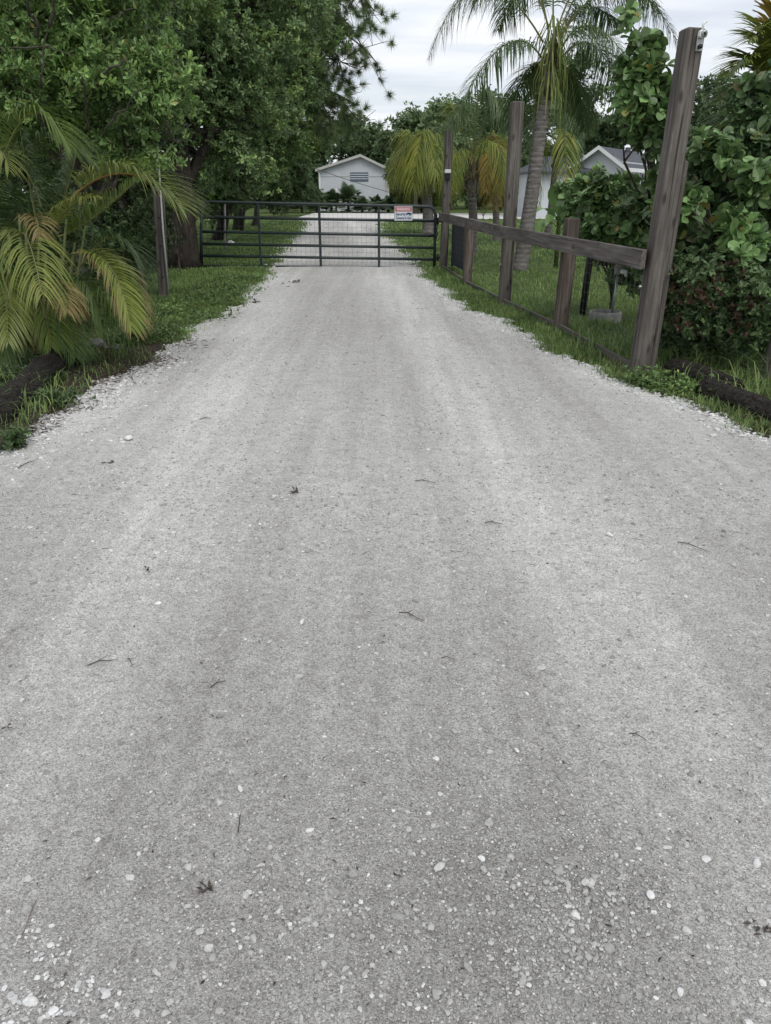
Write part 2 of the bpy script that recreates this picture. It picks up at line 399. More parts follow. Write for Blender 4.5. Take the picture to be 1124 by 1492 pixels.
def frond(name, a, c, b, parent, leafm, ribm, ll=.4, lw=.022, n=42, droop=.35, vee=.35, t0=.12, r=.012, plum=0.0, lead=.55, tipm=None):
    """one pinnate frond along a bezier: rib and its leaflets"""
    m = 120; pts = bez(a, c, b, m); tan = norm(np.gradient(pts, axis=0))
    mb = MB(); sub = pts[::8]
    mb.tube(np.vstack([sub, pts[-1:]]), np.linspace(r, r * .22, len(sub) + 1), 6, 1)
    ts = np.linspace(t0, .995, n)
    V = []; seg = 4
    for sgn in (-1, 1):
        tj = np.clip(ts + RNG.normal(0, .004, n), 0, .999)
        i = (tj * (m - 1)).astype(int)
        p, t = pts[i], tan[i]
        upv = np.tile(np.array([0, 0, 1.]), (n, 1)) + .0
        # keep a stable side vector even where the rib hangs straight down
        side0 = np.cross(tan[m // 6], np.array([0, 0, 1.])); side0 = side0 / (np.linalg.norm(side0) + 1e-9)
        side = norm(np.tile(side0, (n, 1)) - t * (np.sum(t * side0, 1))[:, None])
        nr = np.cross(side, t)
        u = (tj - t0) / (1 - t0)
        ln = ll * (np.sin(np.clip(u * .86 + .14, 0, 1) * math.pi) ** .6 * .9 + .12) * RNG.uniform(.88, 1.1, n)
        ang = vee + RNG.normal(0, .08 + plum, n)
        le = lead + .5 * u + RNG.normal(0, .06, n)
        d = norm(t * le[:, None] + sgn * side * np.cos(ang)[:, None] + nr * np.sin(ang)[:, None])
        s = np.linspace(0, 1, seg + 1)
        dr = droop * RNG.uniform(.7, 1.3, n)
        q = p[:, None] + d[:, None] * (ln[:, None] * s)[..., None]
        q = q + np.array([0, 0, -1.])[None, None] * (ln * dr)[:, None, None] * (s ** 2)[None, :, None]
        # shorten horizontally as it droops
        wv = norm(np.cross(d, nr))
        wid = lw * RNG.uniform(.7, 1.2) * np.array([.45, 1.0, .95, .6, .06])
        A = q + wv[:, None] * (wid / 2)[None, :, None]; B = q - wv[:, None] * (wid / 2)[None, :, None]
        vv = np.stack([A, B], 2).reshape(n, -1, 3)
        V.append(vv)
    V = np.concatenate(V); k = V.shape[0]
    f = np.array([(2 * j, 2 * j + 1, 2 * j + 3, 2 * j + 2) for j in range(seg)])
    F = (f[None] + (np.arange(k) * (2 * (seg + 1)))[:, None, None]).reshape(-1, 4)
    mb.addnp(V.reshape(-1, 3), F, 0)
    if tipm is not None:
        g = mb.g.pop(); ff = np.asarray(g[0]).reshape(k, seg, 4)
        mb.g.append((ff[:, :3].reshape(-1, 4), 0)); mb.g.append((ff[:, 3:].reshape(-1, 4), 2))
    return mb.build(name, [leafm, ribm] + ([tipm] if tipm else []), parent, smooth=False)

def fan_frond(mb, base, d, ln, nleaf=14, w=.03, m=0):
    base = np.array(base, float); d = norm(np.array(d, float))
    hub = base + d * ln * .55; mb.tube([base, base + d * ln * .3, hub], [.012, .009, .006], 5, 1)
    side = norm(np.cross(d, [0, 0, 1.0])); 
    for i in range(nleaf):
        a = (i / (nleaf - 1) - .5) * 3.6
        q = d * math.cos(a) + side * math.sin(a); l = ln * .55 * (1 - .25 * abs(a) / 1.8)
        tip = hub + q * l + np.array([0, 0, -.22 * l]); mid = hub + q * l * .5
        s = norm(np.cross(q, np.cross(side, d) + 1e-6)) * w * .5
        mb.add([hub, mid + s, tip, mid - s], [(0, 1, 2, 3)], m)

# ================================================================== SETTING
left_px = [(0, 652), (60, 616), (130, 572), (215, 522), (262, 494), (330, 455), (362, 424), (388, 398), (402, 380), (414, 360), (430, 344), (446, 328)]
right_px = [(1124, 640), (1020, 600), (900, 556), (800, 505), (735, 472), (690, 450), (650, 424), (622, 400), (604, 384), (582, 360), (563, 343), (555, 328)]
LE = [(-30, -30), (-6, -9.0), (1.5, -4.6), (3.2, -3.1)] + [(G(*q).y, G(*q).x) for q in left_px]
RE = [(-30, 30), (-6, 9.0), (1.5, 4.4), (3.2, 3.2)] + [(G(*q).y, G(*q).x) for q in right_px]
LE += [(52, LE[-1][1] - 1.6)]; RE += [(52, RE[-1][1] + 1.2)]
LE, RE = np.array(LE), np.array(RE)
def edge_noise(y, ph):
    y = np.asarray(y, float)
    a = .55 * np.clip(.02 * y + .03, .03, .22)
    return a * (np.sin(y * 1.7 + ph) * .6 + np.sin(y * 4.3 + ph * 2.1) * .5 + np.sin(y * 11.0 + ph * 3) * .35 + np.sin(y * 23 + ph) * .22)
def xl(y): return np.interp(y, LE[:, 0], LE[:, 1]) + edge_noise(y, 1.0)
def xr(y): return np.interp(y, RE[:, 0], RE[:, 1]) + edge_noise(y, 4.2)

# ground sheet
def ground_mat():
    m, nt, b = newmat('lawn_ground')
    v = objvec(nt)
    a = noise(nt, v, 14, 6, .7); c0 = noise(nt, v, .35, 4); d = noise(nt, v, 90, 3)
    c = ramp(nt, a, [(.3, (.048, .074, .020)), (.52, (.072, .108, .028)), (.75, (.115, .152, .045))])
    c = mix(nt, 1, c, ramp(nt, c0, [(.3, (.75, .78, .7)), (.7, (1.2, 1.15, 1.05))]), 'MULTIPLY')
    soil = ramp(nt, d, [(.3, (.03, .024, .017)), (.7, (.07, .058, .042))])
    c = mix(nt, ramp(nt, noise(nt, v, 1.3, 5, .7), [(.55, (0, 0, 0)), (.72, (.8, .8, .8))]), c, soil)
    nt.links.new(c, b.inputs['Base Color']); b.inputs['Roughness'].default_value = .95
    b.inputs['Specular IOR Level'].default_value = .1
    bump(nt, b, a, .8, .06); return m
gx = np.concatenate([np.linspace(-600, -30, 12), np.linspace(-25, 25, 40), np.linspace(30, 600, 12)])
gy = np.concatenate([np.linspace(-200, -10, 6), np.linspace(-8, 80, 60), np.linspace(90, 900, 14)])
XX, YY = np.meshgrid(gx, gy)
V = np.stack([XX.ravel(), YY.ravel(), np.zeros(XX.size)], 1)
nx, ny = len(gx), len(gy)
F = np.array([(j * nx + i, j * nx + i + 1, (j + 1) * nx + i + 1, (j + 1) * nx + i) for j in range(ny - 1) for i in range(nx - 1)])
tag(npmesh('ground', V, [(F, 0)], ground_mat()), kind='structure')

# gravel drive
def gravel_mat(name='crushed_shell', tint=1.0):
    m, nt, b = newmat(name)
    v = objvec(nt)
    wob = noise(nt, v, 60, 3, .6)
    vo = N(nt, 'ShaderNodeTexVoronoi', Scale=95.0); nt.links.new(v, vo.inputs['Vector'])
    vo2 = N(nt, 'ShaderNodeTexVoronoi', Scale=260.0); nt.links.new(v, vo2.inputs['Vector'])
    vo3 = N(nt, 'ShaderNodeTexVoronoi', Scale=34.0); nt.links.new(v, vo3.inputs['Vector'])
    fine = noise(nt, v, 420, 3, .7); mid = noise(nt, v, 22, 6, .72); big = noise(nt, v, .9, 5, .6)
    sep = nt.nodes.new('ShaderNodeSeparateColor'); nt.links.new(vo2.outputs['Color'], sep.inputs[0])
    sep1 = nt.nodes.new('ShaderNodeSeparateColor'); nt.links.new(vo.outputs['Color'], sep1.inputs[0])
    sep3 = nt.nodes.new('ShaderNodeSeparateColor'); nt.links.new(vo3.outputs['Color'], sep3.inputs[0])
    base = ramp(nt, fine, [(.24, (.29, .284, .272)), (.5, (.475, .468, .453)), (.76, (.66, .652, .635))])
    g2 = ramp(nt, sep.outputs[0], [(0, (.42,) * 3), (.45, (.96,) * 3), (.9, (1.25,) * 3), (1, (1.6,) * 3)])
    c = mix(nt, .75, base, g2, 'MULTIPLY')
    # some embedded bits 1 cm wide, some 3 cm wide
    e1 = math_n(nt, 'GREATER_THAN', sep1.outputs[0], .70)
    i1 = ramp(nt, vo.outputs['Distance'], [(.25, (1, 1, 1)), (.42, (0, 0, 0))])
    c = mix(nt, mix(nt, 1, e1, i1, 'MULTIPLY'), c, ramp(nt, sep1.outputs[1], [(0, (.27, .265, .25)), (.7, (.48, .475, .46)), (1, (.62, .615, .6))]))
    e3 = math_n(nt, 'GREATER_THAN', sep3.outputs[0], .84)
    i3 = ramp(nt, math_n(nt, 'ADD', vo3.outputs['Distance'], math_n(nt, 'MULTIPLY', wob, .25)), [(.36, (.75,) * 3), (.46, (0, 0, 0))])
    c = mix(nt, mix(nt, 1, e3, i3, 'MULTIPLY'), c, ramp(nt, sep3.outputs[1], [(0, (.33, .33, .32)), (1, (.50, .495, .485))]))
    # dark crumbs of litter
    cr = ramp(nt, noise(nt, v, 75, 4, .75), [(.24, (.42, .38, .33)), (.36, (1, 1, 1))])
    c = mix(nt, .8, c, cr, 'MULTIPLY')
    c = mix(nt, 1, c, ramp(nt, mid, [(.3, (.80, .795, .785)), (.7, (1.14, 1.14, 1.14))]), 'MULTIPLY')
    c = mix(nt, 1, c, ramp(nt, big, [(.3, (.95, .945, .94)), (.7, (1.04, 1.04, 1.04))]), 'MULTIPLY')
    st_ = noise(nt, objvec(nt, (3.2, .16, 1)), 1.6, 7, .66, .3)
    c = mix(nt, 1, c, ramp(nt, st_, [(.32, (.86, .855, .845)), (.5, (1, 1, 1)), (.68, (1.12, 1.122, 1.125))]), 'MULTIPLY')
    mo = noise(nt, v, 7, 9, .85, .3)
    c = mix(nt, 1, c, ramp(nt, mo, [(.34, (.88, .875, .865)), (.5, (1, 1, 1)), (.64, (1.08, 1.08, 1.08))]), 'MULTIPLY')
    gr = noise(nt, v, 150, 3, .8); pt_ = noise(nt, v, 1.9, 5, .7)
    grit = ramp(nt, math_n(nt, 'ADD', gr, math_n(nt, 'MULTIPLY', pt_, .30)), [(.44, (.36, .33, .30)), (.54, (1, 1, 1))])
    c = mix(nt, .85, c, grit, 'MULTIPLY')
    wh = N(nt, 'ShaderNodeTexVoronoi', Scale=55.0); nt.links.new(v, wh.inputs['Vector'])
    ws = nt.nodes.new('ShaderNodeSeparateColor'); nt.links.new(wh.outputs['Color'], ws.inputs[0])
    wf = mix(nt, 1, math_n(nt, 'GREATER_THAN', math_n(nt, 'ADD', ws.outputs[0], math_n(nt, 'MULTIPLY', math_n(nt, 'SUBTRACT', pt_, .5), .22)), .93), ramp(nt, math_n(nt, 'ADD', wh.outputs['Distance'], math_n(nt, 'MULTIPLY', wob, .3)), [(.30, (.9,) * 3), (.40, (0, 0, 0))]), 'MULTIPLY')
    c = mix(nt, wf, c, (.66, .66, .65))
    # wheel tracks are packed pale dust, the middle stays rough and a little darker: attribute painted on the mesh, which also holds painted foreground shade
    at = nt.nodes.new('ShaderNodeAttribute'); at.attribute_name = 'wear_shade'
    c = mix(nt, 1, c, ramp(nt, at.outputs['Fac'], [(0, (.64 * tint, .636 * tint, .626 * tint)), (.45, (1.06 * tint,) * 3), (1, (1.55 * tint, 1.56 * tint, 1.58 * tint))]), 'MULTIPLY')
    nt.links.new(c, b.inputs['Base Color']); b.inputs['Roughness'].default_value = .95
    b.inputs['Specular IOR Level'].default_value = .12
    h = math_n(nt, 'ADD', math_n(nt, 'MULTIPLY', fine, .35), math_n(nt, 'MULTIPLY', mid, .9))
    h = math_n(nt, 'ADD', h, math_n(nt, 'MULTIPLY', math_n(nt, 'SUBTRACT', 1.0, vo2.outputs['Distance']), .35))
    bump(nt, b, h, .8, .011); return m
M_GRAVEL = gravel_mat()
ys = np.concatenate([np.linspace(-30, 0, 16)[:-1], np.arange(0, 20, .06), np.arange(20, 52.2, .2)])
us = np.linspace(0, 1, 61)
YYd = np.repeat(ys[:, None], len(us), 1); XL, XR = xl(ys)[:, None], xr(ys)[:, None]
XXd = XL + (XR - XL) * us[None]
edge = np.minimum(us, 1 - us)[None] * (XR - XL)
Zd = .006 + .024 * np.clip(edge / .5, 0, 1) + .008 * np.sin(XXd * 2.1 + YYd * .6) * np.sin(YYd * .9) * np.clip(edge, 0, 1)
ctr = np.interp(ys, [0, 17, 52], [.05, -1.05, -3.2])[:, None]
off = XXd - ctr
rut = np.exp(-((np.abs(off) - .95) / .33) ** 2)
Zd = Zd - .010 * rut * np.clip(edge, 0, 1)
wear_shade = .36 + .26 * rut + .30 * np.exp(-(edge / .28) ** 2) * (.6 + .6 * np.sin(YYd * 2.3 + XXd * 3)) + .06 * np.sin(XXd * 1.3 + YYd * .5)
wear_shade += .12 * np.clip((XXd - .3) / 2, 0, 1) * np.clip((YYd - 2) / 3, 0, 1)
wear_shade -= .16 * np.exp(-(((XXd - .42) / .30) ** 2 + ((YYd - 1.25) / .30) ** 2)) + .26 * np.clip((3.4 - YYd) / 2.0, 0, 1)  # rough heap patch; last term paints shade into the gravel colour towards the camera
wear_shade += .35 * np.exp(-(((XXd + 2.2) / .5) ** 2 + ((YYd - 5.3) / .9) ** 2))
V = np.stack([XXd.ravel(), YYd.ravel(), Zd.ravel()], 1); nu = len(us)
F = (np.arange(len(ys) - 1)[:, None, None] * nu + np.arange(nu - 1)[None, :, None] + np.array([0, 1, nu + 1, nu])[None, None]).reshape(-1, 4)
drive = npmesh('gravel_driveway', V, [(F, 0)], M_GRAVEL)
at = drive.data.attributes.new('wear_shade', 'FLOAT', 'POINT'); at.data.foreach_set('value', np.clip(wear_shade, 0, 1).astype(np.float32).ravel())
tag(drive, kind='structure')
def drive_z(x, y):
    l, r = xl(y), xr(y); e = np.minimum(x - l, r - x)
    z = .006 + .024 * np.clip(e / .5, 0, 1) + .008 * np.sin(x * 2.1 + y * .6) * np.sin(y * .9) * np.clip(e, 0, 1)
    o = x - np.interp(y, [0, 17, 52], [.05, -1.05, -3.2])
    return z - .010 * np.exp(-((np.abs(o) - .95) / .33) ** 2) * np.clip(e, 0, 1)

# street at the far end
yy = np.linspace(-1, 1, 3)
xs_ = np.linspace(-5.7, 60, 120)
near = 50.5 + .25 * np.sin(xs_ * .9) + .12 * np.sin(xs_ * 2.7); far_ = 66 + .3 * np.sin(xs_ * .5)
V = np.concatenate([np.stack([xs_, near, np.full(120, .034)], 1), np.stack([xs_, (near + far_) / 2, np.full(120, .06)], 1), np.stack([xs_, far_, np.full(120, .034)], 1)])
F = np.array([(r_ * 120 + i, r_ * 120 + i + 1, (r_ + 1) * 120 + i + 1, (r_ + 1) * 120 + i) for r_ in range(2) for i in range(119)])
tag(npmesh('street', V, [(F, 0)], plain('pale_street', (.55, .54, .52), .9, 0, .1, .12, 1.5)), kind='structure')

# bare soil with litter beside the drive, left
def soil_mat():
    m, nt, b = newmat('litter_soil'); v = objvec(nt)
    a = noise(nt, v, 40, 6, .75)
    c = ramp(nt, a, [(.3, (.022, .018, .014)), (.55, (.065, .053, .042)), (.78, (.15, .13, .11))])
    nt.links.new(c, b.inputs['Base Color']); b.inputs['Roughness'].default_value = .95; b.inputs['Specular IOR Level'].default_value = .1
    bump(nt, b, a, 1, .02); return m
def soil_patch(pxs, name='soil'):
    c = [G(*q) for q in pxs]; mid = sum(c, Vector()) / len(c)
    pts = []
    for i in range(len(c)):
        a, b_ = c[i], c[(i + 1) % len(c)]
        for k in range(10):
            p = a.lerp(b_, k / 10); pts.append((p.x + random.uniform(-.03, .03), p.y + random.uniform(-.04, .04), .004))
    V = pts + [(mid.x, mid.y, .014)]; n = len(pts)
    return tag(npmesh(name, V, [(np.array([(i, (i + 1) % n, n) for i in range(n)]), 0)], SOIL), kind='structure')
SOIL = soil_mat()
soil_patch([(-60, 700), (20, 655), (80, 615), (140, 580), (225, 540), (285, 505), (262, 470), (200, 470), (110, 480), (40, 520), (-60, 600)])
soil_patch([(930, 566), (1010, 604), (1090, 640), (1200, 690), (1250, 620), (1124, 545), (1040, 515), (960, 520)])

# ------------------------------------------------------------------ gravel, stones, twigs
def ico(sub):
    import bmesh
    bm = bmesh.new(); bmesh.ops.create_icosphere(bm, subdivisions=sub, radius=1)
    v = np.array([q.co[:] for q in bm.verts]); f = np.array([[q.index for q in t.verts] for t in bm.faces]); bm.free(); return v, f
def stone_scatter(x, y, size, sub, sink=.25):
    tv, tf = ico(sub); n = len(x)
    k = RNG.uniform(.70, 1.35, (n, 3)) * np.array([1.2, 1.0, .66])
    v = np.repeat(tv[None], n, 0) * RNG.normal(1, .05, (n, len(tv), 1))
    for _ in range(9 if sub > 1 else 5):           # knock flats off the ball
        pn = norm(RNG.normal(size=(n, 3))); po_ = RNG.uniform(.40, .85, n)
        ex = np.maximum(np.einsum('nvk,nk->nv', v, pn) - po_[:, None], 0)
        v = v - ex[..., None] * pn[:, None, :] * .93
    a = RNG.uniform(0, 6.28, n); ca, sa = np.cos(a), np.sin(a)
    v = v * (k * size[:, None])[:, None, :]
    X = v[..., 0] * ca[:, None] - v[..., 1] * sa[:, None]; Y = v[..., 0] * sa[:, None] + v[..., 1] * ca[:, None]
    z0 = drive_z(x, y) + size * .62 * (1 - 2 * sink) * .85
    W = np.stack([X + x[:, None], Y + y[:, None], v[..., 2] + z0[:, None]], -1)
    return W.reshape(-1, 3), (tf[None] + (np.arange(n) * len(tv))[:, None, None]).reshape(-1, 3)
def stone_mat(name, stops):
    m, nt, b = newmat(name); geo = nt.nodes.new('ShaderNodeNewGeometry')
    c = ramp(nt, geo.outputs['Random Per Island'], stops)
    c = mix(nt, 1, c, ramp(nt, noise(nt, objvec(nt), 130, 4, .7), [(.3, (.78,) * 3), (.7, (1.15,) * 3)]), 'MULTIPLY')
    nt.links.new(c, b.inputs['Base Color']); b.inputs['Roughness'].default_value = .9; b.inputs['Specular IOR Level'].default_value = .2
    bump(nt, b, noise(nt, objvec(nt), 200, 4, .7), .4, .004)
    return m
M_STONE = stone_mat('shell_stone', [(0, (.235, .23, .221)), (.3, (.335, .33, .318)), (.72, (.43, .424, .41)), (.93, (.54, .535, .522)), (1, (.70, .695, .685))])
M_STONEW = stone_mat('white_stone', [(0, (.42, .418, .41)), (.5, (.57, .568, .56)), (1, (.72, .72, .71))])
gv = MB()
def band(n, y0, y1, s0, s1, sub, pw=1.0, sink=.3, sk=3.2):
    y = y0 + (y1 - y0) * RNG.uniform(0, 1, n) ** pw
    lo, hi = np.maximum(xl(y) + .02, -(.5 + .56 * y)), np.minimum(xr(y) - .02, .5 + .56 * y)
    x = lo + (hi - lo) * RNG.uniform(0, 1, n)
    s = s0 + (s1 - s0) * RNG.uniform(0, 1, n) ** sk
    # leave clearer streaks
    dens = .5 + .5 * np.sin(x * 2.3 + 1.1 * np.sin(y * 1.7)) * np.sin(y * 1.3 + x)
    keep = RNG.uniform(0, 1, n) < .30 + .70 * dens
    v, f = stone_scatter(x[keep], y[keep], s[keep], sub, sink); gv.addnp(v, f)
band(60000, .75, 3.4, .0012, .0040, 1, 1.0, .22, 2.0)
band(11000, .75, 4.2, .0026, .0068, 1, 1.0, .30, 2.0)
band(14000, 3.4, 10.0, .003, .0085, 1, 1.3, .30, 2.0)
band(2600, .8, 4.2, .0035, .0125, 2, 1.0, .34)
band(300, .8, 4.2, .006, .0125, 2, 1.0, .46)
band(15000, 3.0, 8.5, .0022, .008, 1, 1.2)
band(1500, 3.0, 12.0, .005, .015, 1, 1.0, .4)
tag(gv.build('gravel', M_STONE), 'loose grey shell gravel scattered over the driveway', 'gravel', kind='stuff')
gw = MB()
def cluster(px, py, rx, ry, n, s0, s1, pw=2.0):
    q = RNG.normal(0, .5, (n, 2)); c = [G(px + a * rx, py + b_ * ry) for a, b_ in q]
    x = np.array([p.x for p in c]); y = np.array([p.y for p in c])
    v, f = stone_scatter(x, y, s0 + (s1 - s0) * RNG.uniform(0, 1, n) ** pw, 2 if n < 300 else 1, .2)
    return v, f
for a in ((70, 1465, 140, 70, 200, .0015, .0085, 2.6), (20, 1495, 130, 45, 60, .002, .009, 2.4), (300, 805, 150, 50, 60, .003, .012), (60, 1385, 60, 40, 40, .002, .007)):
    gw.addnp(*cluster(*a))
for a in ((835, 1345, 95, 100, 520, .0015, .007), (800, 1430, 100, 70, 300, .0015, .006), (850, 1310, 80, 40, 60, .003, .010), (480, 1400, 200, 90, 90, .002, .008), (1010, 1320, 140, 90, 90, .002, .008)):
    gv2 = cluster(*a); gw.addnp(*gv2, 1)
# white stones along both edges
y = RNG.uniform(5.0, 17, 2600); sd = np.abs(RNG.normal(0, .10, 2600)) * (y / 8)
v, f = stone_scatter(xr(y) - sd + .03, y, .005 + .016 * RNG.uniform(0, 1, 2600) ** 2.2, 1); gw.addnp(v, f)
y = RNG.uniform(4.0, 5.6, 330); v, f = stone_scatter(xr(y) - np.abs(RNG.normal(0, .14, 330)) + .06, y, .005 + .018 * RNG.uniform(0, 1, 330) ** 2.4, 1); gw.addnp(v, f)
y = RNG.uniform(3.6, 7.4, 1900); sd = np.abs(RNG.normal(0, .26, 1900))
v, f = stone_scatter(xl(y) + sd, y, .003 + .014 * RNG.uniform(0, 1, 1900) ** 2.6, 1); gw.addnp(v, f)
y = RNG.uniform(7.4, 17, 1500); sd = np.abs(RNG.normal(0, .10, 1500)) * (y / 8)
v, f = stone_scatter(xl(y) + sd - .02, y, .004 + .014 * RNG.uniform(0, 1, 1500) ** 2.4, 1); gw.addnp(v, f)
y = RNG.uniform(17, 50, 1800); sg = RNG.integers(0, 2, 1800)
v, f = stone_scatter(np.where(sg == 0, xl(y), xr(y)) + RNG.normal(0, .10, 1800), y, .01 + .03 * RNG.uniform(0, 1, 1800) ** 2, 1); gw.addnp(v, f)
tag(gw.build('gravel', [M_STONEW, M_STONE]), 'white shell stones gathered in heaps and along the driveway edges', 'gravel', kind='stuff')

# single stones that stand out on the drive
peb = [(888, 782, 9, 'white three-cornered stone lying alone on the right half of the driveway'),
       (945, 1311, 9, 'smooth white oval pebble right of the gravel heap at the lower right'),
       (634, 1114, 7, 'white pebble in the middle of the driveway, nearest the centre line of the photo'),
       (752, 1102, 8, 'pale round pebble right of the white pebble in mid driveway'),
       (624, 1194, 6, 'narrow white pebble standing tilted, below the middle pebbles'),
       (700, 1260, 8, 'white oval pebble left of the lower right gravel heap'),
       (228, 1421, 10, 'flat grey pebble right of the white stone heap at the lower left'),
       (45, 1461, 11, 'largest white stone in the heap at the bottom left corner'),
       (142, 1225, 6, 'small white pebble at the left, farthest from the bottom left heap'),
       (74, 1378, 6, 'white pebble just above the heap at the bottom left corner'),
       (351, 1155, 6, 'flat white pebble beside a reddish leaf scrap'),
       (423, 1353, 6, 'white angular pebble in the lower left middle of the driveway'),
       (851, 1295, 12, 'large grey round pebble at the top of the lower right gravel heap'),
       (640, 1272, 11, 'flat blue grey stone flake pressed into the driveway'),
       (276, 1326, 9, 'grey pebble sunk in a dark ring, left of the centre at the bottom'),
       (440, 912, 7, 'white flake lying alone left of the driveway middle'),
       (188, 643, 9, 'white stone near the left edge of the driveway')]
rs = random.Random(3)
for px, py, rpx, lab in peb:
    g = G(px, py, .02); r = rpx * M_PX(g.y, 0) * .72
    v, f = stone_scatter(np.array([g.x]), np.array([g.y]), np.array([r]), 3, .18)
    g.z = float(drive_z(np.array([g.x]), np.array([g.y]))[0])
    gm = M_STONE if 'grey' in lab else M_STONEW
    tag(npmesh('pebble', v, [(f, 0)], gm, None, g, smooth=True), lab, 'pebble', 'pebbles lying singly on the driveway')

M_TWIG = plain('dead_twig', (.17, .145, .12), .85, 0, .2, .4, 30)
M_TWIGD = plain('dark_litter', (.075, .062, .052), .9, 0, .2, .4, 30)
twigs = [(1010, 800, 60, 20, 'bent thin twig at the right edge of the driveway'), (300, 610, 26, -10, 'short pale twig left of the driveway middle, far up'),
         (720, 765, 40, 4, 'dark twig scrap in the right half of the driveway'), (620, 705, 46, 6, 'brown twig lying across the driveway middle'),
         (318, 1002, 30, -18, 'small dark twig at the left of the driveway'), (655, 968, 34, 8, 'short reddish bark piece in the middle of the driveway'),
         (40, 680, 40, -40, 'dark stick near the left edge beneath the grass'), (150, 965, 60, -8, 'thin twig left of the driveway middle'),
         (45, 1335, 60, -60, 'long dark twig above the heap of white stones'), (560, 935, 5, 90, 'upright straw sliver in mid driveway'),
         (930, 1078, 36, 16, 'thin dark twig at the right of the driveway, halfway down'), (600, 905, 60, 14, 'scattered brown twig just right of the driveway middle'),
         (350, 1205, 34, -60, 'curved dark twig in the lower left'), (190, 965, 24, 25, 'tiny forked twig beside the thin left twig')]
for px, py, lpx, ang, lab in twigs:
    g = G(px, py, .02); mpp = M_PX(g.y, 0); h = lpx * mpp / 3.0
    a = R(-ang) * 1.6; d = np.array([math.cos(a), math.sin(a) * 1.6, 0]) * h
    c = np.array(g)
    pts = [c - d, c - d * .3 + np.array([0, h * .25, .004]), c + d * .4 + np.array([0, -h * .15, .006]), c + d]
    pts = [np.array([p[0], p[1], float(drive_z(p[0:1], p[1:2])[0]) + .004 + (p[2] - g.z if i in (1, 2) else 0)]) for i, p in enumerate(pts)]
    mb = MB(); mb.tube(pts, [.0010 + .00028 * g.y, .0011 + .0003 * g.y, .0009 + .00025 * g.y, .0004 + .00012 * g.y], 5)
    mb.tube([pts[1], pts[1] + d * .45 + np.array([0, h * .5, .003])], [.0007 + .00018 * g.y, .0003 + .0001 * g.y], 5)
    tag(mb.build('twig', M_TWIG if px % 2 else M_TWIGD, None, Vector(c), smooth=True), lab, 'twig', 'twigs lying on the driveway')
def leaf_scrap(px, py, rpx, lab):
    g = G(px, py, .025); r = rpx * M_PX(g.y, 0); mb = MB()
    n = 9
    p = np.array(g) + RNG.normal(0, r * .33, (n, 3)) * np.array([1, 1.2, .12]); p[:, 2] = np.abs(p[:, 2] - g.z) + g.z + .006
    d = RNG.normal(0, 1, (n, 3)) * np.array([1, 1, .35]); nr = np.tile([0, 0, 1.], (n, 1)) + RNG.normal(0, .4, (n, 3))
    l = r * RNG.uniform(.6, 1.1, n); V, F = place(tmpl('small'), p, d, nr, l, l * .4); mb.addnp(V, F)
    tag(mb.build('leaf_scrap', M_TWIGD, None, g), lab, 'dead leaves', 'dead leaf scraps on the driveway')
cm = MB(); n = 2600
y = .8 + 11 * RNG.uniform(0, 1, n) ** 1.5; lo, hi = np.maximum(xl(y), -(.5 + .56 * y)), np.minimum(xr(y), .5 + .56 * y)
x = lo + (hi - lo) * RNG.uniform(0, 1, n); pk_ = .5 + .5 * np.sin(x * 2.9 + 2 * np.sin(y * 1.1)) * np.sin(y * 2.1 + x * 1.3)
k_ = RNG.uniform(0, 1, n) < .15 + .85 * pk_; x, y = x[k_], y[k_]; n = len(x)
p = np.stack([x, y, drive_z(x, y) + .004], 1); a = RNG.uniform(0, 6.28, n)
l = (.004 + .018 * RNG.uniform(0, 1, n) ** 3) * (.8 + .12 * y)
V, F = place(tmpl('small'), p, np.stack([np.cos(a), np.sin(a), RNG.normal(0, .18, n)], 1), np.tile([0, 0, 1.], (n, 1)) + RNG.normal(0, .4, (n, 3)), l, np.minimum(l * RNG.uniform(.15, .55, n), .005))
cm.addnp(V, F); tag(cm.build('litter', leaf_mat('crumb', [(.03, .026, .02), (.07, .058, .045), (.13, .11, .09)], .9, .1, .05, 5, gain=1.0)), 'tiny dark crumbs of bark and leaf strewn over the driveway', 'litter', kind='stuff')
leaf_scrap(430, 411, 11, 'dark clod of dead leaves on the driveway in front of the gate')
leaf_scrap(161, 676, 10, 'brown crumpled leaf near the left edge of the driveway')
leaf_scrap(430, 718, 11, 'dark leaf crumbs left of the driveway middle')
leaf_scrap(217, 831, 8, 'black leaf scrap beside pale stones at the left')
leaf_scrap(300, 1300, 14, 'dark leaf crumbs in the lower left')
leaf_scrap(735, 1325, 13, 'reddish brown leaf crumbs left of the lower right gravel heap')
leaf_scrap(1110, 1355, 14, 'dark leaf crumbs at the right edge near the bottom')
leaf_scrap(12, 1062, 8, 'black leaf scrap at the left edge of the photo')
leaf_scrap(375, 440, 8, 'dead leaves on the left edge of the driveway close to the gate')

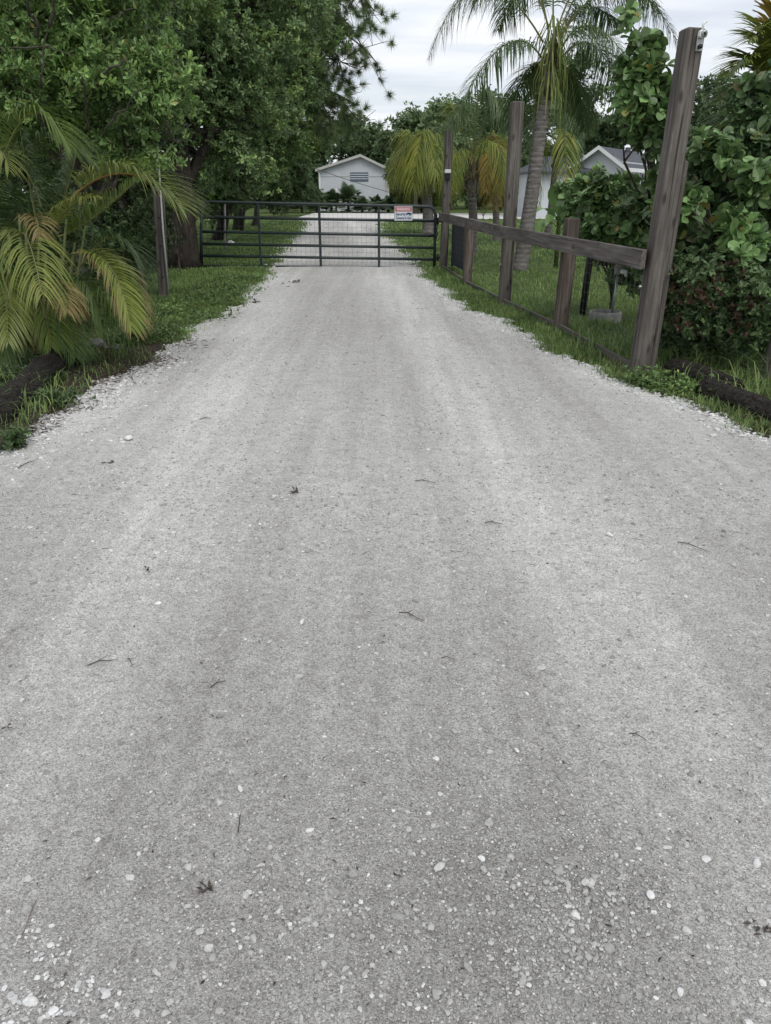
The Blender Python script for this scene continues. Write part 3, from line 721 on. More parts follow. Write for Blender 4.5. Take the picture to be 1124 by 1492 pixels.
# ------------------------------------------------------------------ grass
def grass_zone(n, y0, y1, fx, h0, h1, w, pw=1.0, lean=.5):
    y = y0 + (y1 - y0) * RNG.uniform(0, 1, n) ** pw
    lo, hi = fx(y); x = lo + (hi - lo) * RNG.uniform(0, 1, n)
    dl, dr = x - xl(y), xr(y) - x
    inside = np.minimum(dl, dr)
    keep = inside < np.abs(RNG.normal(0, .05, n)) * (.4 + y / 12)
    patch = .5 + .5 * np.sin(x * 3.1 + np.sin(y * 2.3)) * np.sin(y * 2.9 + np.sin(x * 1.9))
    keep &= RNG.uniform(0, 1, n) < .45 + .55 * patch
    x, y, patch, inside = x[keep], y[keep], patch[keep], inside[keep]; n = len(x)
    h = (h0 + (h1 - h0) * RNG.uniform(0, 1, n) ** 1.6) * (.7 + .6 * patch)
    a = RNG.uniform(0, 6.28, n); d = np.stack([np.cos(a), np.sin(a), np.zeros(n)], 1)
    s = np.stack([-np.sin(a), np.cos(a), np.zeros(n)], 1) * (w * (.6 + .035 * y) * RNG.uniform(.7, 1.3, n))[:, None]
    b0 = np.stack([x, y, np.zeros(n)], 1)
    ln = RNG.uniform(.1, lean * 2, n)[:, None]
    m_ = b0 + np.array([0, 0, 1.]) * (h * .62)[:, None] + d * ln * (h * .35)[:, None]
    tp = b0 + np.array([0, 0, 1.]) * (h * np.clip(1.02 - .25 * ln[:, 0], .5, 1))[:, None] + d * ln * h[:, None]
    V = np.stack([b0 - s, b0 + s, m_ + s * .7, m_ - s * .7, tp], 1)
    o = (np.arange(n) * 5)[:, None]
    return V.reshape(-1, 3), np.array([[0, 1, 2, 3]]) + o, np.array([[3, 2, 4]]) + o
L_GRASS = leaf_mat('grass_blade', [(.036, .066, .014), (.058, .098, .022), (.088, .130, .034), (.125, .155, .055)], .55, .25, .3, 1.3, .35, gain=2.25)
L_DRY = leaf_mat('dry_grass_blade', [(.10, .085, .045), (.17, .145, .085), (.24, .21, .14)], gain=1.15, rough=.7, spec=.2, trans=.2, clump=2)
def grass_obj(zones, label, mat=None):
    mb = MB()
    for z in zones:
        V, q, t = grass_zone(*z); n0 = mb.n
        mb.v.append(V); mb.g.append((q + n0, 0)); mb.g.append((t + n0, 0)); mb.n += len(V)
    return tag(mb.build('grass', mat or L_GRASS), label, 'grass', kind='stuff')
lx = lambda w: (lambda y: (xl(y) - w, xl(y) + .25))
rx = lambda w: (lambda y: (xr(y) - .25, xr(y) + w))
grass_obj([(30000, 8.2, 17.5, lx(1.6), .03, .085, .0045, 1.1), (16000, 12, 19, lx(3.6), .03, .09, .006)], 'short lawn grass on the verge left of the driveway before the gate')
grass_obj([(34000, 5.0, 17.5, rx(1.3), .03, .095, .0045, 1.25), (46000, 7.5, 20, rx(5.2), .03, .09, .005, 1.2), (30000, 19, 33, rx(6.5), .04, .10, .008)], 'lawn grass right of the driveway and behind the wooden fence')
grass_obj([(36000, 17.3, 34, lx(5.5), .04, .10, .008), (22000, 30, 50, lx(9), .05, .12, .012), (22000, 30, 50.3, rx(9), .05, .12, .012)], 'mown lawn beyond the gate on both sides of the drive')
grass_obj([(1500, 3.6, 7.6, lx(.42), .05, .17, .005, 1, .8), (2200, 5.0, 8.5, lambda y: (xl(y) - 1.6, xl(y) - .25), .05, .22, .006, 1, .8)], 'straggling weeds around the log at the left')
grass_obj([(2600, 4.0, 7.2, rx(.55), .03, .11, .005, 1, .8), (2600, 4.6, 8.4, lambda y: (xr(y) + .35, xr(y) + 1.6), .08, .32, .005, 1, .8)], 'weeds and tall grass around the logs at the right')
grass_obj([(900, 3.5, 8, lx(.55), .02, .08, .0035, 1, 1.6), (1200, 4.5, 8, rx(1.0), .03, .16, .003, 1, 1.3)], 'dry straw blades along the driveway edges', L_DRY)
# low leafy weeds at the near right post
def weeds(name, label, spots, n, L, leaf):
    mb = MB()
    for px, py, rp in spots:
        g = np.array(G(px, py)); r = rp * M_PX(g[1], 0)
        pos = g + RNG.normal(0, .5, (n, 3)) * np.array([r, r * 1.3, 0]); pos[:, 2] = np.abs(RNG.normal(.05, .03, n))
        V, F = rosettes(pos, np.tile([0, 0, 1.], (n, 1)) + RNG.normal(0, .4, (n, 3)), 6, L, .45, 62, 'small'); mb.addnp(V, F)
    return tag(mb.build(name, leaf), label, 'weeds', kind='stuff')
weeds('weeds', 'low leafy weeds at the foot of the tallest near post', [(960, 565, 40), (1000, 575, 40), (930, 560, 30)], 130, .035, L_OAK)
weeds('weeds', 'creeping broad-leaved ground cover on the left verge', [(230, 490, 40), (270, 465, 60), (300, 440, 60), (330, 425, 50), (240, 460, 50), (200, 500, 30), (350, 410, 40)], 260, .04, L_OAK)
weeds('weeds', 'leafy weeds growing over the left log', [(60, 560, 26), (90, 590, 26), (25, 560, 30), (190, 500, 26), (20, 655, 24), (75, 520, 24), (110, 530, 20), (50, 535, 24)], 60, .05, L_DARK)
# litter
lt = MB()
for px, py, rp, n in ((150, 560, 70, 500), (90, 600, 60, 300), (230, 530, 50, 350), (1060, 600, 45, 260), (40, 630, 40, 300), (60, 545, 50, 260), (110, 545, 40, 220), (280, 505, 40, 150)):
    g = np.array(G(px, py)); r = rp * M_PX(g[1], 0)
    p = g + RNG.normal(0, .5, (n, 3)) * np.array([r, r * 1.3, 0]); p[:, 2] = .012 + np.abs(RNG.normal(0, .012, n))
    d = RNG.normal(0, 1, (n, 3)) * np.array([1, 1, .25]); l = RNG.uniform(.015, .075, n)
    V, F = place(tmpl('diamond'), p, d, np.tile([0, 0, 1.], (n, 1)) + RNG.normal(0, .5, (n, 3)), l, np.minimum(l * .25, .006) + .002); lt.addnp(V, F)
tag(lt.build('leaf_litter', leaf_mat('litter_leaf', [(.035, .027, .02), (.075, .058, .043), (.15, .125, .10)], gain=1.15, rough=.85, spec=.15, trans=.1, clump=4)), 'brown dead leaves and bits of stalk under the plants beside the driveway', 'leaf litter', kind='stuff')

# ================================================================== FENCE
bases = [G(646, 392), G(681, 415), G(735, 443), G(816, 481), G(931, 545)]
fd = (bases[-1] - bases[0]).normalized(); fn = Vector((-fd.y, fd.x, 0))
if fn.x > 0: fn = -fn                                # towards the drive
fence = empty('wooden_fence', bases[2], 'weathered grey timber fence of tall and short posts with one broad rail', 'fence')
def top_z(px, py, Y): return P(px, py, Y).z
specs = [(2.66, .155, W_POST, Vector((.05, 0, 0))), (1.09, .15, W_BROWN, Vector((.0, 0, 0))), (2.60, .165, W_POST, Vector((.02, 0, 0))),
         (1.23, .15, W_BROWN, Vector((.035, 0, 0))), (2.63, .155, W_POST, Vector((.075, .0, 0)))]
posts = []
for b_, (h, w, mt, ln) in zip(bases, specs):
    posts.append(beam('post', b_ - Vector((0, 0, .1)), b_ + ln + Vector((0, 0, h)), w, w * .95, mt, fence, fd, .012))
b4 = bases[4]
beam('splice_board', b4 + fn * -.095 + Vector((0, 0, .0)), b4 + fn * -.095 + Vector((.048, 0, 1.72)), .13, .04, W_POST, fence, fd, .006)
roff = fn * .098
def rail(i, j, z0, z1, w=.155, e0=0.0, e1=0.0):
    a = bases[i] + roff + fd * e0; b_ = bases[j] + roff + fd * e1
    beam('rail', a + Vector((0, 0, z0)), b_ + Vector((0, 0, z1)), .045, w, W_RAIL, fence, fn, .006)
rail(0, 2, 1.045, .99, .155, -.04, -.02); rail(2, 4, .985, .97, .16, -.01, .03)
for i in range(4):
    a, b_ = bases[i] + fn * .02 + fd * .09, bases[i + 1] + fn * .02 - fd * .09
    beam('kick_board', a + Vector((0, 0, .035)), b_ + Vector((0, 0, .03)), .035, .09, W_POST, fence, fn, .004)
mb = MB()
tot = (bases[4] - bases[0]).length
for k in range(int(tot / .10)):
    p = bases[0] + fd * (k * .10) + fn * -.085
    mb.tube([p + Vector((0, 0, .08)), p + Vector((0, 0, .96))], .0011, 4, 0, False)
for z in np.arange(.10, .98, .10):
    mb.tube([bases[0] + fn * -.085 + Vector((0, 0, z)), bases[4] + fn * -.085 + Vector((0, 0, z))], .0011, 4, 0, False)
mb.build('wire_mesh', M_WIRE, fence)
for b_, z in ((bases[2], .55), (bases[0], .9), (bases[4], .75)):
    mb = MB(); p = b_ + fn * .078 + Vector((0, 0, z)); mb.tube([p, p + fn * .018], .012, 8)
    mb.build('bolt', M_STEEL, fence)

# dark sheet leaning inside the far end of the fence
sh = empty('dark_panel', bases[0].lerp(bases[1], .5) + fn * -.16, 'dark blue sheet standing behind the fence rail next to the gate', 'panel')
a, b_ = bases[0] + fn * -.17 + fd * .10, bases[0] + fn * -.17 + fd * 1.9
mb = MB(); c = (a + b_) / 2; rot = np.array(Matrix((fd, fn, Vector((0, 0, 1)))).transposed())
mb.box((c.x, c.y, .56), ((b_ - a).length, .03, .92), 0, .006, rot); mb.build('sheet', M_NAVY, sh)
for q in (a, b_):
    mb = MB(); mb.box((q.x, q.y, .5), (.045, .045, 1.06), 0, .004, rot); mb.build('frame_post', M_BLACK, sh)

# camera / lamp bracket on the near tall post
pt = b4 + Vector((.072, 0, 2.55)); front = Vector((-.15, -1, 0)).normalized()
face = fn * .0 + (-fd if fd.y > 0 else fd)
side = Vector((-face.y, face.x, 0))
cam_o = empty('post_camera', pt + face * .08, 'small white camera with a round lens at the top of the tallest near post', 'camera')
q = pt + face * .083
rot = np.array(Matrix((side, face, Vector((0, 0, 1)))).transposed())
sx = 1 if side.x > 0 else -1
c = q + side * sx * .035
mb = MB(); mb.box(c + Vector((0, 0, -.02)), (.05, .012, .12), 0, .004, rot); mb.build('bracket', M_STEEL, cam_o)
mb = MB(); mb.box(c + face * .03 + Vector((0, 0, .03)), (.062, .05, .05), 0, .010, rot); mb.build('housing', M_WHITE, cam_o)
mb = MB(); mb.tube([c + face * .054 + Vector((0, 0, .03)), c + face * .066 + Vector((0, 0, .03))], [.024, .022], 16); mb.build('lens_ring', M_STEEL, cam_o, smooth=True)
mb = MB(); mb.tube([c + face * .066 + Vector((0, 0, .03)), c + face * .069 + Vector((0, 0, .03))], [.012, .010], 12); mb.build('lens', M_BLACK, cam_o, smooth=True)
mb = MB(); mb.tube([c + Vector((0, 0, .06)) + face * .02, c + Vector((.0, 0, .10)) + face * .02, c + side * sx * .03 + Vector((0, 0, .115))], .009, 8); mb.build('arm', M_WHITE, cam_o, smooth=True)
mb = MB(); mb.tube([c + face * .012 + Vector((0, 0, -.05)), c + face * .03 + Vector((0, 0, -.05))], .016, 10); mb.build('knob', M_BLACK, cam_o, smooth=True)

# little solar lamp on the far tall post
b0 = bases[0]; zc = P(650, 250, b0.y).z
sl = empty('solar_lamp', b0 + fn * .09 + Vector((.03, -.06, zc - .05)), 'small black lamp with a white cap on the tall post beside the gate', 'lamp')
c = b0 + Vector((.03, -.13, zc))
mb = MB(); mb.box(c, (.125, .11, .07), 0, .012); mb.build('cap', M_WHITE, sl)
mb = MB(); mb.box(c + Vector((0, .02, -.095)), (.10, .07, .12), 0, .01); mb.build('body', M_BLACK, sl)

# ================================================================== GATE
YG = 17.35
def gp(px, py): return P(px, py, YG)
gate = empty('farm_gate', (gp(463, 380).x, YG, 0), 'wide dark green tube gate of six bars with wire mesh across the drive', 'gate')
def lerp_py(px, l, r): return l + (r - l) * (px - 293) / (633 - 293)
rows = [(294, 301), (316.5, 322), (337.5, 343.5), (355, 361), (372.5, 378), (388, 391)]
bars = []
rt = .030
# outer frame: one bent tube with round upper corners
L0, R0 = 294.0, 633.0
def arc(c, r, a0, a1, n=7): return [c + Vector((math.cos(a) * r, 0, math.sin(a) * r)) for a in np.linspace(a0, a1, n)]
bl, br = gp(L0, 388), gp(R0, 391); tl, tr = gp(L0 - 1, 294), gp(R0 + 2, 301); rr = .17
pts = [bl, bl.lerp(tl, .5)] + arc(tl + Vector((rr, 0, -rr)), rr, math.pi, math.pi / 2) + [tl.lerp(tr, .33), tl.lerp(tr, .66)] + arc(tr + Vector((-rr, 0, -rr)), rr, math.pi / 2, 0) + [br.lerp(tr, .5), br]
mb = MB(); mb.tube(pts, .034, 10); mb.build('outer_frame', M_GATE, gate, smooth=True)
for i, (l, r) in enumerate(rows[1:]):
    mb = MB(); mb.tube([gp(L0, l), gp(463, (l + r) / 2), gp(R0, r)], rt if i < 4 else .034, 10); mb.build('bar', M_GATE, gate, smooth=True)
for px in (381.5, 468, 552.5):
    dx = (px - 562) / 3000 * 90
    mb = MB(); a = gp(px - dx * .0, lerp_py(px, 388, 391)); b_ = Vector((a.x, YG, gp(px, lerp_py(px, 294, 301)).z))
    mb.box(((a + b_) / 2) + Vector((0, -.012, 0)), (.05, .074, (b_ - a).length), 0, .006); mb.build('stay', M_GATE, gate)
mb = MB(); zb, zt = bl.z + .02, tl.z - .05
for x in np.arange(bl.x + .06, br.x, .10): mb.tube([(x, YG + .036, zb), (x, YG + .036, zt - .08 * (x - bl.x) / 5)], .0017, 4, 0, False)
for z in np.arange(zb, zt - .06, .10): mb.tube([(bl.x, YG + .036, z), (br.x, YG + .036, z - .06)], .0017, 4, 0, False)
mb.build('wire_mesh', M_WIRE, gate)
for py in (322, 375):
    mb = MB(); h = gp(R0 + 1, py); mb.tube([h + Vector((-.02, 0, 0)), h + Vector((.14, 0, 0))], .018, 8); mb.tube([h + Vector((.06, 0, -.07)), h + Vector((.06, 0, .07))], .024, 8)
    mb.build('hinge', M_BLACK, gate, smooth=True)
mb = MB(); ch = gp(635, 316)
for k in range(7):
    p = ch + Vector((.02 * (k % 2), -.035, -.07 * k + .02)); mb.tube(arc(p, .035, 0, 6.28, 9), .010, 5)
mb.build('chain', M_BLACK, gate, smooth=True)

# ---- sign on the gate
sc = gp(588, 311); sw, shh = .385, .29
sign = empty('warning_sign', sc + Vector((0, -.045, 0)), 'small white sign with a red warning band hung on the upper right of the gate', 'sign')
mb = MB(); mb.box(sc + Vector((0, -.046, 0)), (sw, .006, shh), 0, .002); mb.build('panel', plain('sign_white', (.62, .66, .70), .4, 0, .4, .06, 10), sign)
M_SRED = plain('sign_red', (.50, .16, .18), .5, 0, .4, .08, 10); M_SBLUE = plain('sign_ink', (.02, .045, .10), .5, 0, .4, .05, 10)
M_SGREY = plain('sign_rim', (.32, .33, .35), .5, 0, .4, .08, 10)
mb = MB(); f0 = sc + Vector((0, -.0505, 0))
for dx, dz, w, h in ((0, shh / 2 - .008, sw - .004, .012), (0, -shh / 2 + .008, sw - .004, .012), (sw / 2 - .008, 0, .012, shh - .03), (-sw / 2 + .008, 0, .012, shh - .03)):
    mb.box(f0 + Vector((dx, 0, dz)), (w, .003, h))
mb.build('rim', M_SGREY, sign)
mb = MB(); mb.box(f0 + Vector((0, 0, shh * .285)), (sw - .03, .003, shh * .30)); mb.build('red_band', M_SRED, sign)
def lettering(txt, size, c, mat, width):
    cu = bpy.data.curves.new('lettering', 'FONT'); cu.body = txt; cu.size = size; cu.align_x = 'CENTER'; cu.align_y = 'CENTER'; cu.extrude = .0008; cu.offset = .0012
    t = bpy.data.objects.new('lettering_source', cu); COL.objects.link(t)
    bpy.context.view_layer.update(); dg = bpy.context.evaluated_depsgraph_get()
    me = bpy.data.meshes.new_from_object(t.evaluated_get(dg)); bpy.data.objects.remove(t)
    xs = [v.co.x for v in me.vertices]; s = width / (max(xs) - min(xs)); mx_ = (max(xs) + min(xs)) / 2
    for v in me.vertices: x, y_, z_ = v.co; v.co = ((x - mx_) * s, -z_, y_)
    me.materials.clear(); me.materials.append(mat)
    o = bpy.data.objects.new('lettering', me); COL.objects.link(o); o.parent = sign
    o.location = c - sign.location; return o
lettering('WARNING', .075, f0 + Vector((0, -.004, shh * .285)), plain('sign_letter_white', (.75, .72, .72), .5), .28)
lettering('Security', .075, f0 + Vector((-.055, -.002, -.012)), M_SBLUE, .205)
lettering('Cameras in Use', .07, f0 + Vector((0, -.002, -.088)), M_SBLUE, .315)
mb = MB(); ic = f0 + Vector((.115, -.003, -.008))
mb.box(ic + Vector((.012, 0, .006)), (.085, .003, .034), 0, 0, np.array(Matrix.Rotation(R(12), 3, 'Y')))
mb.box(ic + Vector((-.042, 0, -.004)), (.022, .003, .04)); mb.box(ic + Vector((.02, 0, -.024)), (.014, .003, .03))
mb.build('camera_icon', M_SBLUE, sign)

# ================================================================== SMALL THINGS
# left post with a conduit
lp = G(239, 432)
po = empty('wood_post', lp, 'single weathered post with a pale rod up its side, left of the drive', 'post')
beam('post_body', lp - Vector((0, 0, .1)), lp + Vector((.09, 0, P(229, 272, lp.y).z)), .16, .15, W_POST, po, (1, .25, 0), .012)
mb = MB(); mb.tube([lp + Vector((.105, -.09, 0)), lp + Vector((.12, -.09, 1.0)), P(231, 228, lp.y - .09)], [.014, .013, .011], 8); mb.build('rod', M_PIPE, po, smooth=True)
for z in (.3, .75, 1.15, 1.5):
    mb = MB(); p = lp + Vector((.02 + z * .05, -.078, z)); mb.tube([p, p + Vector((0, -.018, 0))], .013, 8); mb.build('bolt', M_BLACK, po)

# black stake behind the fence
q0 = G(848, 462); st = empty('black_stake', q0, 'slim black stake leaning behind the fence rail near the spigot', 'stake')
mb = MB(); q1 = P(871, 292, q0.y); mb.tube([q0 - Vector((0, 0, .05)), q0.lerp(q1, .5), q1], [.045, .043, .04], 8); mb.build('shaft', M_BLACK, st, smooth=True)
mb = MB(); mb.tube([q1, q1 + (q1 - q0).normalized() * .03], [.05, .046], 8); mb.build('cap', M_BLACK, st)

# concrete ring and spigot
rg = G(881, 468); rr0 = 23 * M_PX(rg.y, 0)
ringm = MB(); seg = 28
prof = [(rr0, 0), (rr0 * 1.02, .10), (rr0 * .98, .125), (rr0 * .86, .125), (rr0 * .83, .10), (rr0 * .83, 0)]
Vr = []; 
for i in range(seg):
    a = 2 * math.pi * i / seg
    Vr += [(rg.x + math.cos(a) * r_, rg.y + math.sin(a) * r_, z_) for r_, z_ in prof]
Fr = [(i * 6 + k, ((i + 1) % seg) * 6 + k, ((i + 1) % seg) * 6 + k + 1, i * 6 + k + 1) for i in range(seg) for k in range(5)]
ringm.add(Vr, Fr); tag(ringm.build('concrete_ring', M_CONC, None, rg, smooth=False), 'low grey concrete ring on the lawn around the spigot', 'concrete ring')
sp = empty('water_spigot', Vector((rg.x + .08, rg.y, 0)), 'standpipe with a grey box and a white tap rising from the concrete ring', 'spigot')
x0, y0_ = rg.x + .08, rg.y
mb = MB(); mb.tube([(x0, y0_, 0), (x0 + .01, y0_, .3), (x0 + .02, y0_, .56)], .014, 10); mb.build('pipe', M_STEEL, sp, smooth=True)
mb = MB(); mb.box((x0 + .01, y0_ - .02, .62), (.075, .065, .12), 0, .012); mb.build('valve_box', M_CONC, sp)
mb = MB(); mb.tube([(x0 + .045, y0_ - .03, .60), (x0 + .10, y0_ - .06, .59), (x0 + .11, y0_ - .07, .54)], [.030, .026, .020], 8); mb.build('tap', M_WHITE, sp, smooth=True)

# logs
def log(p0, p1, r, label, bend=.03):
    p0, p1 = Vector(p0), Vector(p1); mb = MB()
    n = 40; pts = [p0.lerp(p1, t) + Vector((bend * math.sin(t * 3), bend * .6 * math.cos(t * 3), .008 * math.sin(t * 5))) for t in np.linspace(0, 1, n)]
    rad = [r * (1 + .05 * math.sin(t * 5) + random.uniform(-.02, .02)) for t in np.linspace(0, 1, n)]
    rad[0] *= .93; rad[-1] *= .93
    n0 = len(mb.v); mb.tube(pts, rad, 36, 0, True, .02)
    Vl = mb.v[-1].reshape(n, 36, 3); ax_ = Vl.mean(1, keepdims=True); th = np.arange(36)[None, :]; tt = np.arange(n)[:, None]
    gro = 1 - .10 * np.maximum(0, np.sin(th * 1.05 + .25 * np.sin(tt * .5) + p0.x * 5)) ** 6 + .05 * np.sin(th * .52 + tt * .21) * np.sin(tt * .37 + th * .3) + RNG.normal(0, .018, (n, 36))
    mb.v[-1] = (ax_ + (Vl - ax_) * gro[..., None]).reshape(-1, 3)
    return tag(mb.build('log', M_LOG, None, p0, smooth=False), label, 'log', 'old logs edging the driveway')
a, b_ = G(95, 520), G(-40, 640)
log(a + Vector((0, .1, .055)), b_ + Vector((0, .1, .04)), .125, 'thick charred log at the left edge below the palm')
a, b_ = G(985, 552), G(1085, 588)
log(a + Vector((0, .12, .055)), b_ + Vector((0, .22, .06)), .095, 'dark log lying just right of the tallest near post')
a, b_ = G(1030, 583), G(1230, 668)
log(a + Vector((.02, .1, .055)), b_ + Vector((0, .1, .06)), .09, 'split grey brown log at the right edge of the photo')
def rock(px, py, rpx, label, flat=.6):
    g = G(px, py); r = rpx * M_PX(g.y, 0); v, f = ico(3)
    for _ in range(13 if rpx > 6 else 2):
        pn = norm(RNG.normal(size=3)); v = v - np.maximum(v @ pn - RNG.uniform(.5, .85), 0)[:, None] * pn[None]
    v = v * (1 + .22 * np.sin(v[:, 0:1] * 4 + px) * np.sin(v[:, 1:2] * 5) + .10 * np.sin(v[:, 2:3] * 9 + v[:, 0:1] * 7)) * np.array([1, .8, flat]) * r
    return tag(npmesh('rock', v + np.array(g) + np.array([0, 0, r * flat * .6]), [(f, 0)], M_ROCK if rpx > 6 else M_WHITE, None, g), label, 'rock')
rock(140, 508, 20, 'grey rock half hidden between the log and the palm at the left')
rock(172, 512, 12, 'smaller grey stone right of the rock beside the left log')
rock(337, 357, 4.5, 'round white stone on the lawn behind the left part of the gate', .9)

# slim stakes beyond
def stake(px, py, top, r, mat, label, name='stake'):
    g = G(px, py); mb = MB(); t = P(px, top, g.y); n = 5
    mb.tube([g + (t - g) * (k / 4) + Vector((.006 * math.sin(k * 3), 0, 0)) for k in range(n)], [r, r, r * .97, r * .95, r * .85], 8)
    mb.tube([t, t + Vector((0, 0, .012))], [r * 1.15, r * .8], 8)
    return tag(mb.build(name, mat, None, g, smooth=True), label, 'stake')
stake(328, 366, 298, .03, M_CONC, 'thin grey stake on the lawn behind the left end of the gate')
stake(490, 309, 273, .09, M_PIPE, 'pale round pole among the low palms in front of the white gabled building', 'pole')
g = G(1117, 552)
po2 = empty('fence_stub', g, 'short grey post at the right edge behind the logs, half buried in the hedge', 'post')
beam('post_body', g - Vector((0, 0, .1)), g + Vector((.05, 0, .62)), .10, .10, W_POST, po2, (1, .4, 0), .012)

# ================================================================== BUILDINGS
def siding(name, col, pitch=.2):
    m, nt, b = newmat(name); v = objvec(nt)
    w = N(nt, 'ShaderNodeTexWave', Scale=1 / (pitch * 6.283) * 3.14159 * 2 / 2); w.bands_direction = 'Z'; w.wave_profile = 'SAW'
    nt.links.new(v, w.inputs['Vector'])
    c = ramp(nt, w.outputs['Fac'], [(0, tuple(k * .86 for k in col)), (.12, col), (1, col)])
    c = mix(nt, 1, c, ramp(nt, noise(nt, v, .8, 5, .6), [(.3, (.90, .90, .90)), (.7, (1.04, 1.04, 1.04))]), 'MULTIPLY')
    nt.links.new(c, b.inputs['Base Color']); b.inputs['Roughness'].default_value = .6
    bump(nt, b, w.outputs['Fac'], .3, .02); return m
M_SIDE = siding('white_siding', (.52, .55, .58))
M_TRIM = plain('white_trim', (.66, .68, .69), .6, 0, .3, .06, 3)
M_TRIMG = plain('pale_fascia', (.42, .42, .40), .6, 0, .3, .1, 3)
def shingle():
    m, nt, b = newmat('grey_shingle'); v = objvec(nt)
    br_ = N(nt, 'ShaderNodeTexBrick', Scale=3.0); nt.links.new(objvec(nt, (1, 1, 1)), br_.inputs['Vector'])
    br_.inputs['Color1'].default_value = (.06, .066, .082, 1); br_.inputs['Color2'].default_value = (.09, .095, .112, 1); br_.inputs['Mortar'].default_value = (.05, .052, .06, 1)
    c = mix(nt, 1, br_.outputs['Color'], ramp(nt, noise(nt, v, 3, 5), [(.3, (.8,) * 3), (.7, (1.2,) * 3)]), 'MULTIPLY')
    nt.links.new(c, b.inputs['Base Color']); b.inputs['Roughness'].default_value = .9; return m
M_SHING = shingle()
M_GLASS = plain('dark_window_glass', (.012, .015, .018), .08, 0, .6, .1)
M_LOUV = plain('blue_grey_louver', (.10, .13, .18), .5, 0, .4, .1, 3)

def gable_prism(mb, x0, x1, y0, y1, ze, zp, ov, th, xm=None):
    """roof slabs over a gable facing -y"""
    xm = (x0 + x1) / 2 if xm is None else xm
    for xa in (x0, x1):
        s = -1 if xa == x0 else 1
        sl = (zp - ze) / abs(xa - xm); xe = xa + s * ov; zee = ze - sl * ov
        V = [(xm, y0 - ov, zp), (xe, y0 - ov, zee), (xe, y1 + ov, zee), (xm, y1 + ov, zp)]
        V += [(x, y, z + th) for x, y, z in V]
        F = [(0, 1, 2, 3), (7, 6, 5, 4), (0, 4, 5, 1), (1, 5, 6, 2), (2, 6, 7, 3), (3, 7, 4, 0)]
        mb.add(V, F)

# white gabled outbuilding straight ahead
YH = 74
xa, xb, xm = P(466, 250, YH).x, P(566, 250, YH).x, P(525.5, 226, YH).x
ze, zp = P(466, 246.5, YH).z, P(525, 227, YH).z
hs = empty('white_building', (xm, YH, 0), 'white gabled outbuilding with a slatted vent straight down the drive beyond the street', 'building')
mb = MB(); d = 9
V = [(xa, YH, 0), (xb, YH, 0), (xb, YH, ze), (xm, YH, zp), (xa, YH, ze), (xa, YH + d, 0), (xb, YH + d, 0), (xb, YH + d, ze), (xm, YH + d, zp), (xa, YH + d, ze)]
mb.add(V, [(0, 1, 2, 3, 4), (9, 8, 7, 6, 5), (0, 4, 9, 5), (1, 6, 7, 2)]); mb.build('wall', M_SIDE, hs)
mb = MB(); gable_prism(mb, xa, xb, YH, YH + d, ze + .01, zp + .01, .35, .10, xm); mb.build('roof', M_SHING, hs)
mb = MB()
for xq, s in ((xa, -1), (xb, 1)):
    sl = (zp - ze) / abs(xq - xm); xe = xq + s * .36; zee = ze - sl * .36
    y0_ = YH - .38
    Vv = [(xm, y0_, zp + .12), (xe, y0_, zee + .12), (xe, y0_, zee - .10), (xm, y0_, zp - .10)]
    Vv += [(x, y - .04, z) for x, y, z in Vv]
    mb.add(Vv, [(0, 1, 2, 3), (7, 6, 5, 4), (0, 4, 5, 1), (1, 5, 6, 2), (2, 6, 7, 3), (3, 7, 4, 0)])
mb.build('fascia', M_TRIMG, hs)
v0, v1 = P(510.5, 251, YH), P(537, 264, YH)
vent = MB(); vent.box(((v0.x + v1.x) / 2, YH - .03, (v0.z + v1.z) / 2), (v1.x - v0.x, .05, v0.z - v1.z)); vo_ = vent.build('vent', M_LOUV, hs)
for k in range(3):
    mb = MB(); z = v1.z + (v0.z - v1.z) * (k + 1) / 4; mb.box(((v0.x + v1.x) / 2, YH - .075, z), (v1.x - v0.x - .04, .05, .045), 0, 0, np.array(Matrix.Rotation(R(25), 3, 'X'))); mb.build('slat', M_TRIM, vo_)
for xq in (xa - .02, xb + .02): mb = MB(); mb.box((xq, YH - .03, ze / 2), (.14, .14, ze - .02)); mb.build('corner_trim', M_TRIM, hs)
zs = P(500, 257, YH).z
for p0_, p1_ in ((xa, v0.x), (v1.x, xb)): mb = MB(); mb.box(((p0_ + p1_) / 2, YH - .02, zs), (p1_ - p0_ - .2, .03, .03)); mb.build('wall_batten', M_TRIMG, hs)

# house on the right, its gable turned toward the drive
YR = 53
pk = P(876, 213, YR)
hr = empty('grey_roofed_house', (pk.x, YR, 0), 'white house with a grey shingle roof seen between the shrubs and the tall post', 'house')
ang = R(-32); ca, sa = math.cos(ang), math.sin(ang)
def hx(x, y, z): return (pk.x + x * ca - y * sa, YR + x * sa + y * ca, z)
zp2, ze2, hw, dl = pk.z, P(911, 238, YR).z, 1.42, 9.0
mb = MB(); V = [hx(-hw, 0, 0), hx(hw, 0, 0), hx(hw, 0, ze2 + .1), hx(0, 0, zp2 - .12), hx(-hw, 0, ze2 + .1)]; V += [hx(x, dl, z) for x, z in ((-hw, 0), (hw, 0), (hw, ze2 + .1), (0, zp2 - .12), (-hw, ze2 + .1))]
mb.add(V, [(0, 1, 2, 3, 4), (9, 8, 7, 6, 5), (0, 4, 9, 5), (1, 6, 7, 2)]); mb.build('wall', M_SIDE, hr)
mb = MB(); sl = (zp2 - ze2) / hw
for s in (-1, 1):
    xe = s * (hw + .45); zee = ze2 - sl * .42
    V = [hx(0, -.4, zp2), hx(xe, -.4, zee), hx(xe, dl + .4, zee), hx(0, dl + .4, zp2)]; V += [(x, y, z - .08) for x, y, z in V]
    mb.add(V, [(0, 1, 2, 3), (7, 6, 5, 4), (0, 4, 5, 1), (1, 5, 6, 2), (2, 6, 7, 3), (3, 7, 4, 0)])
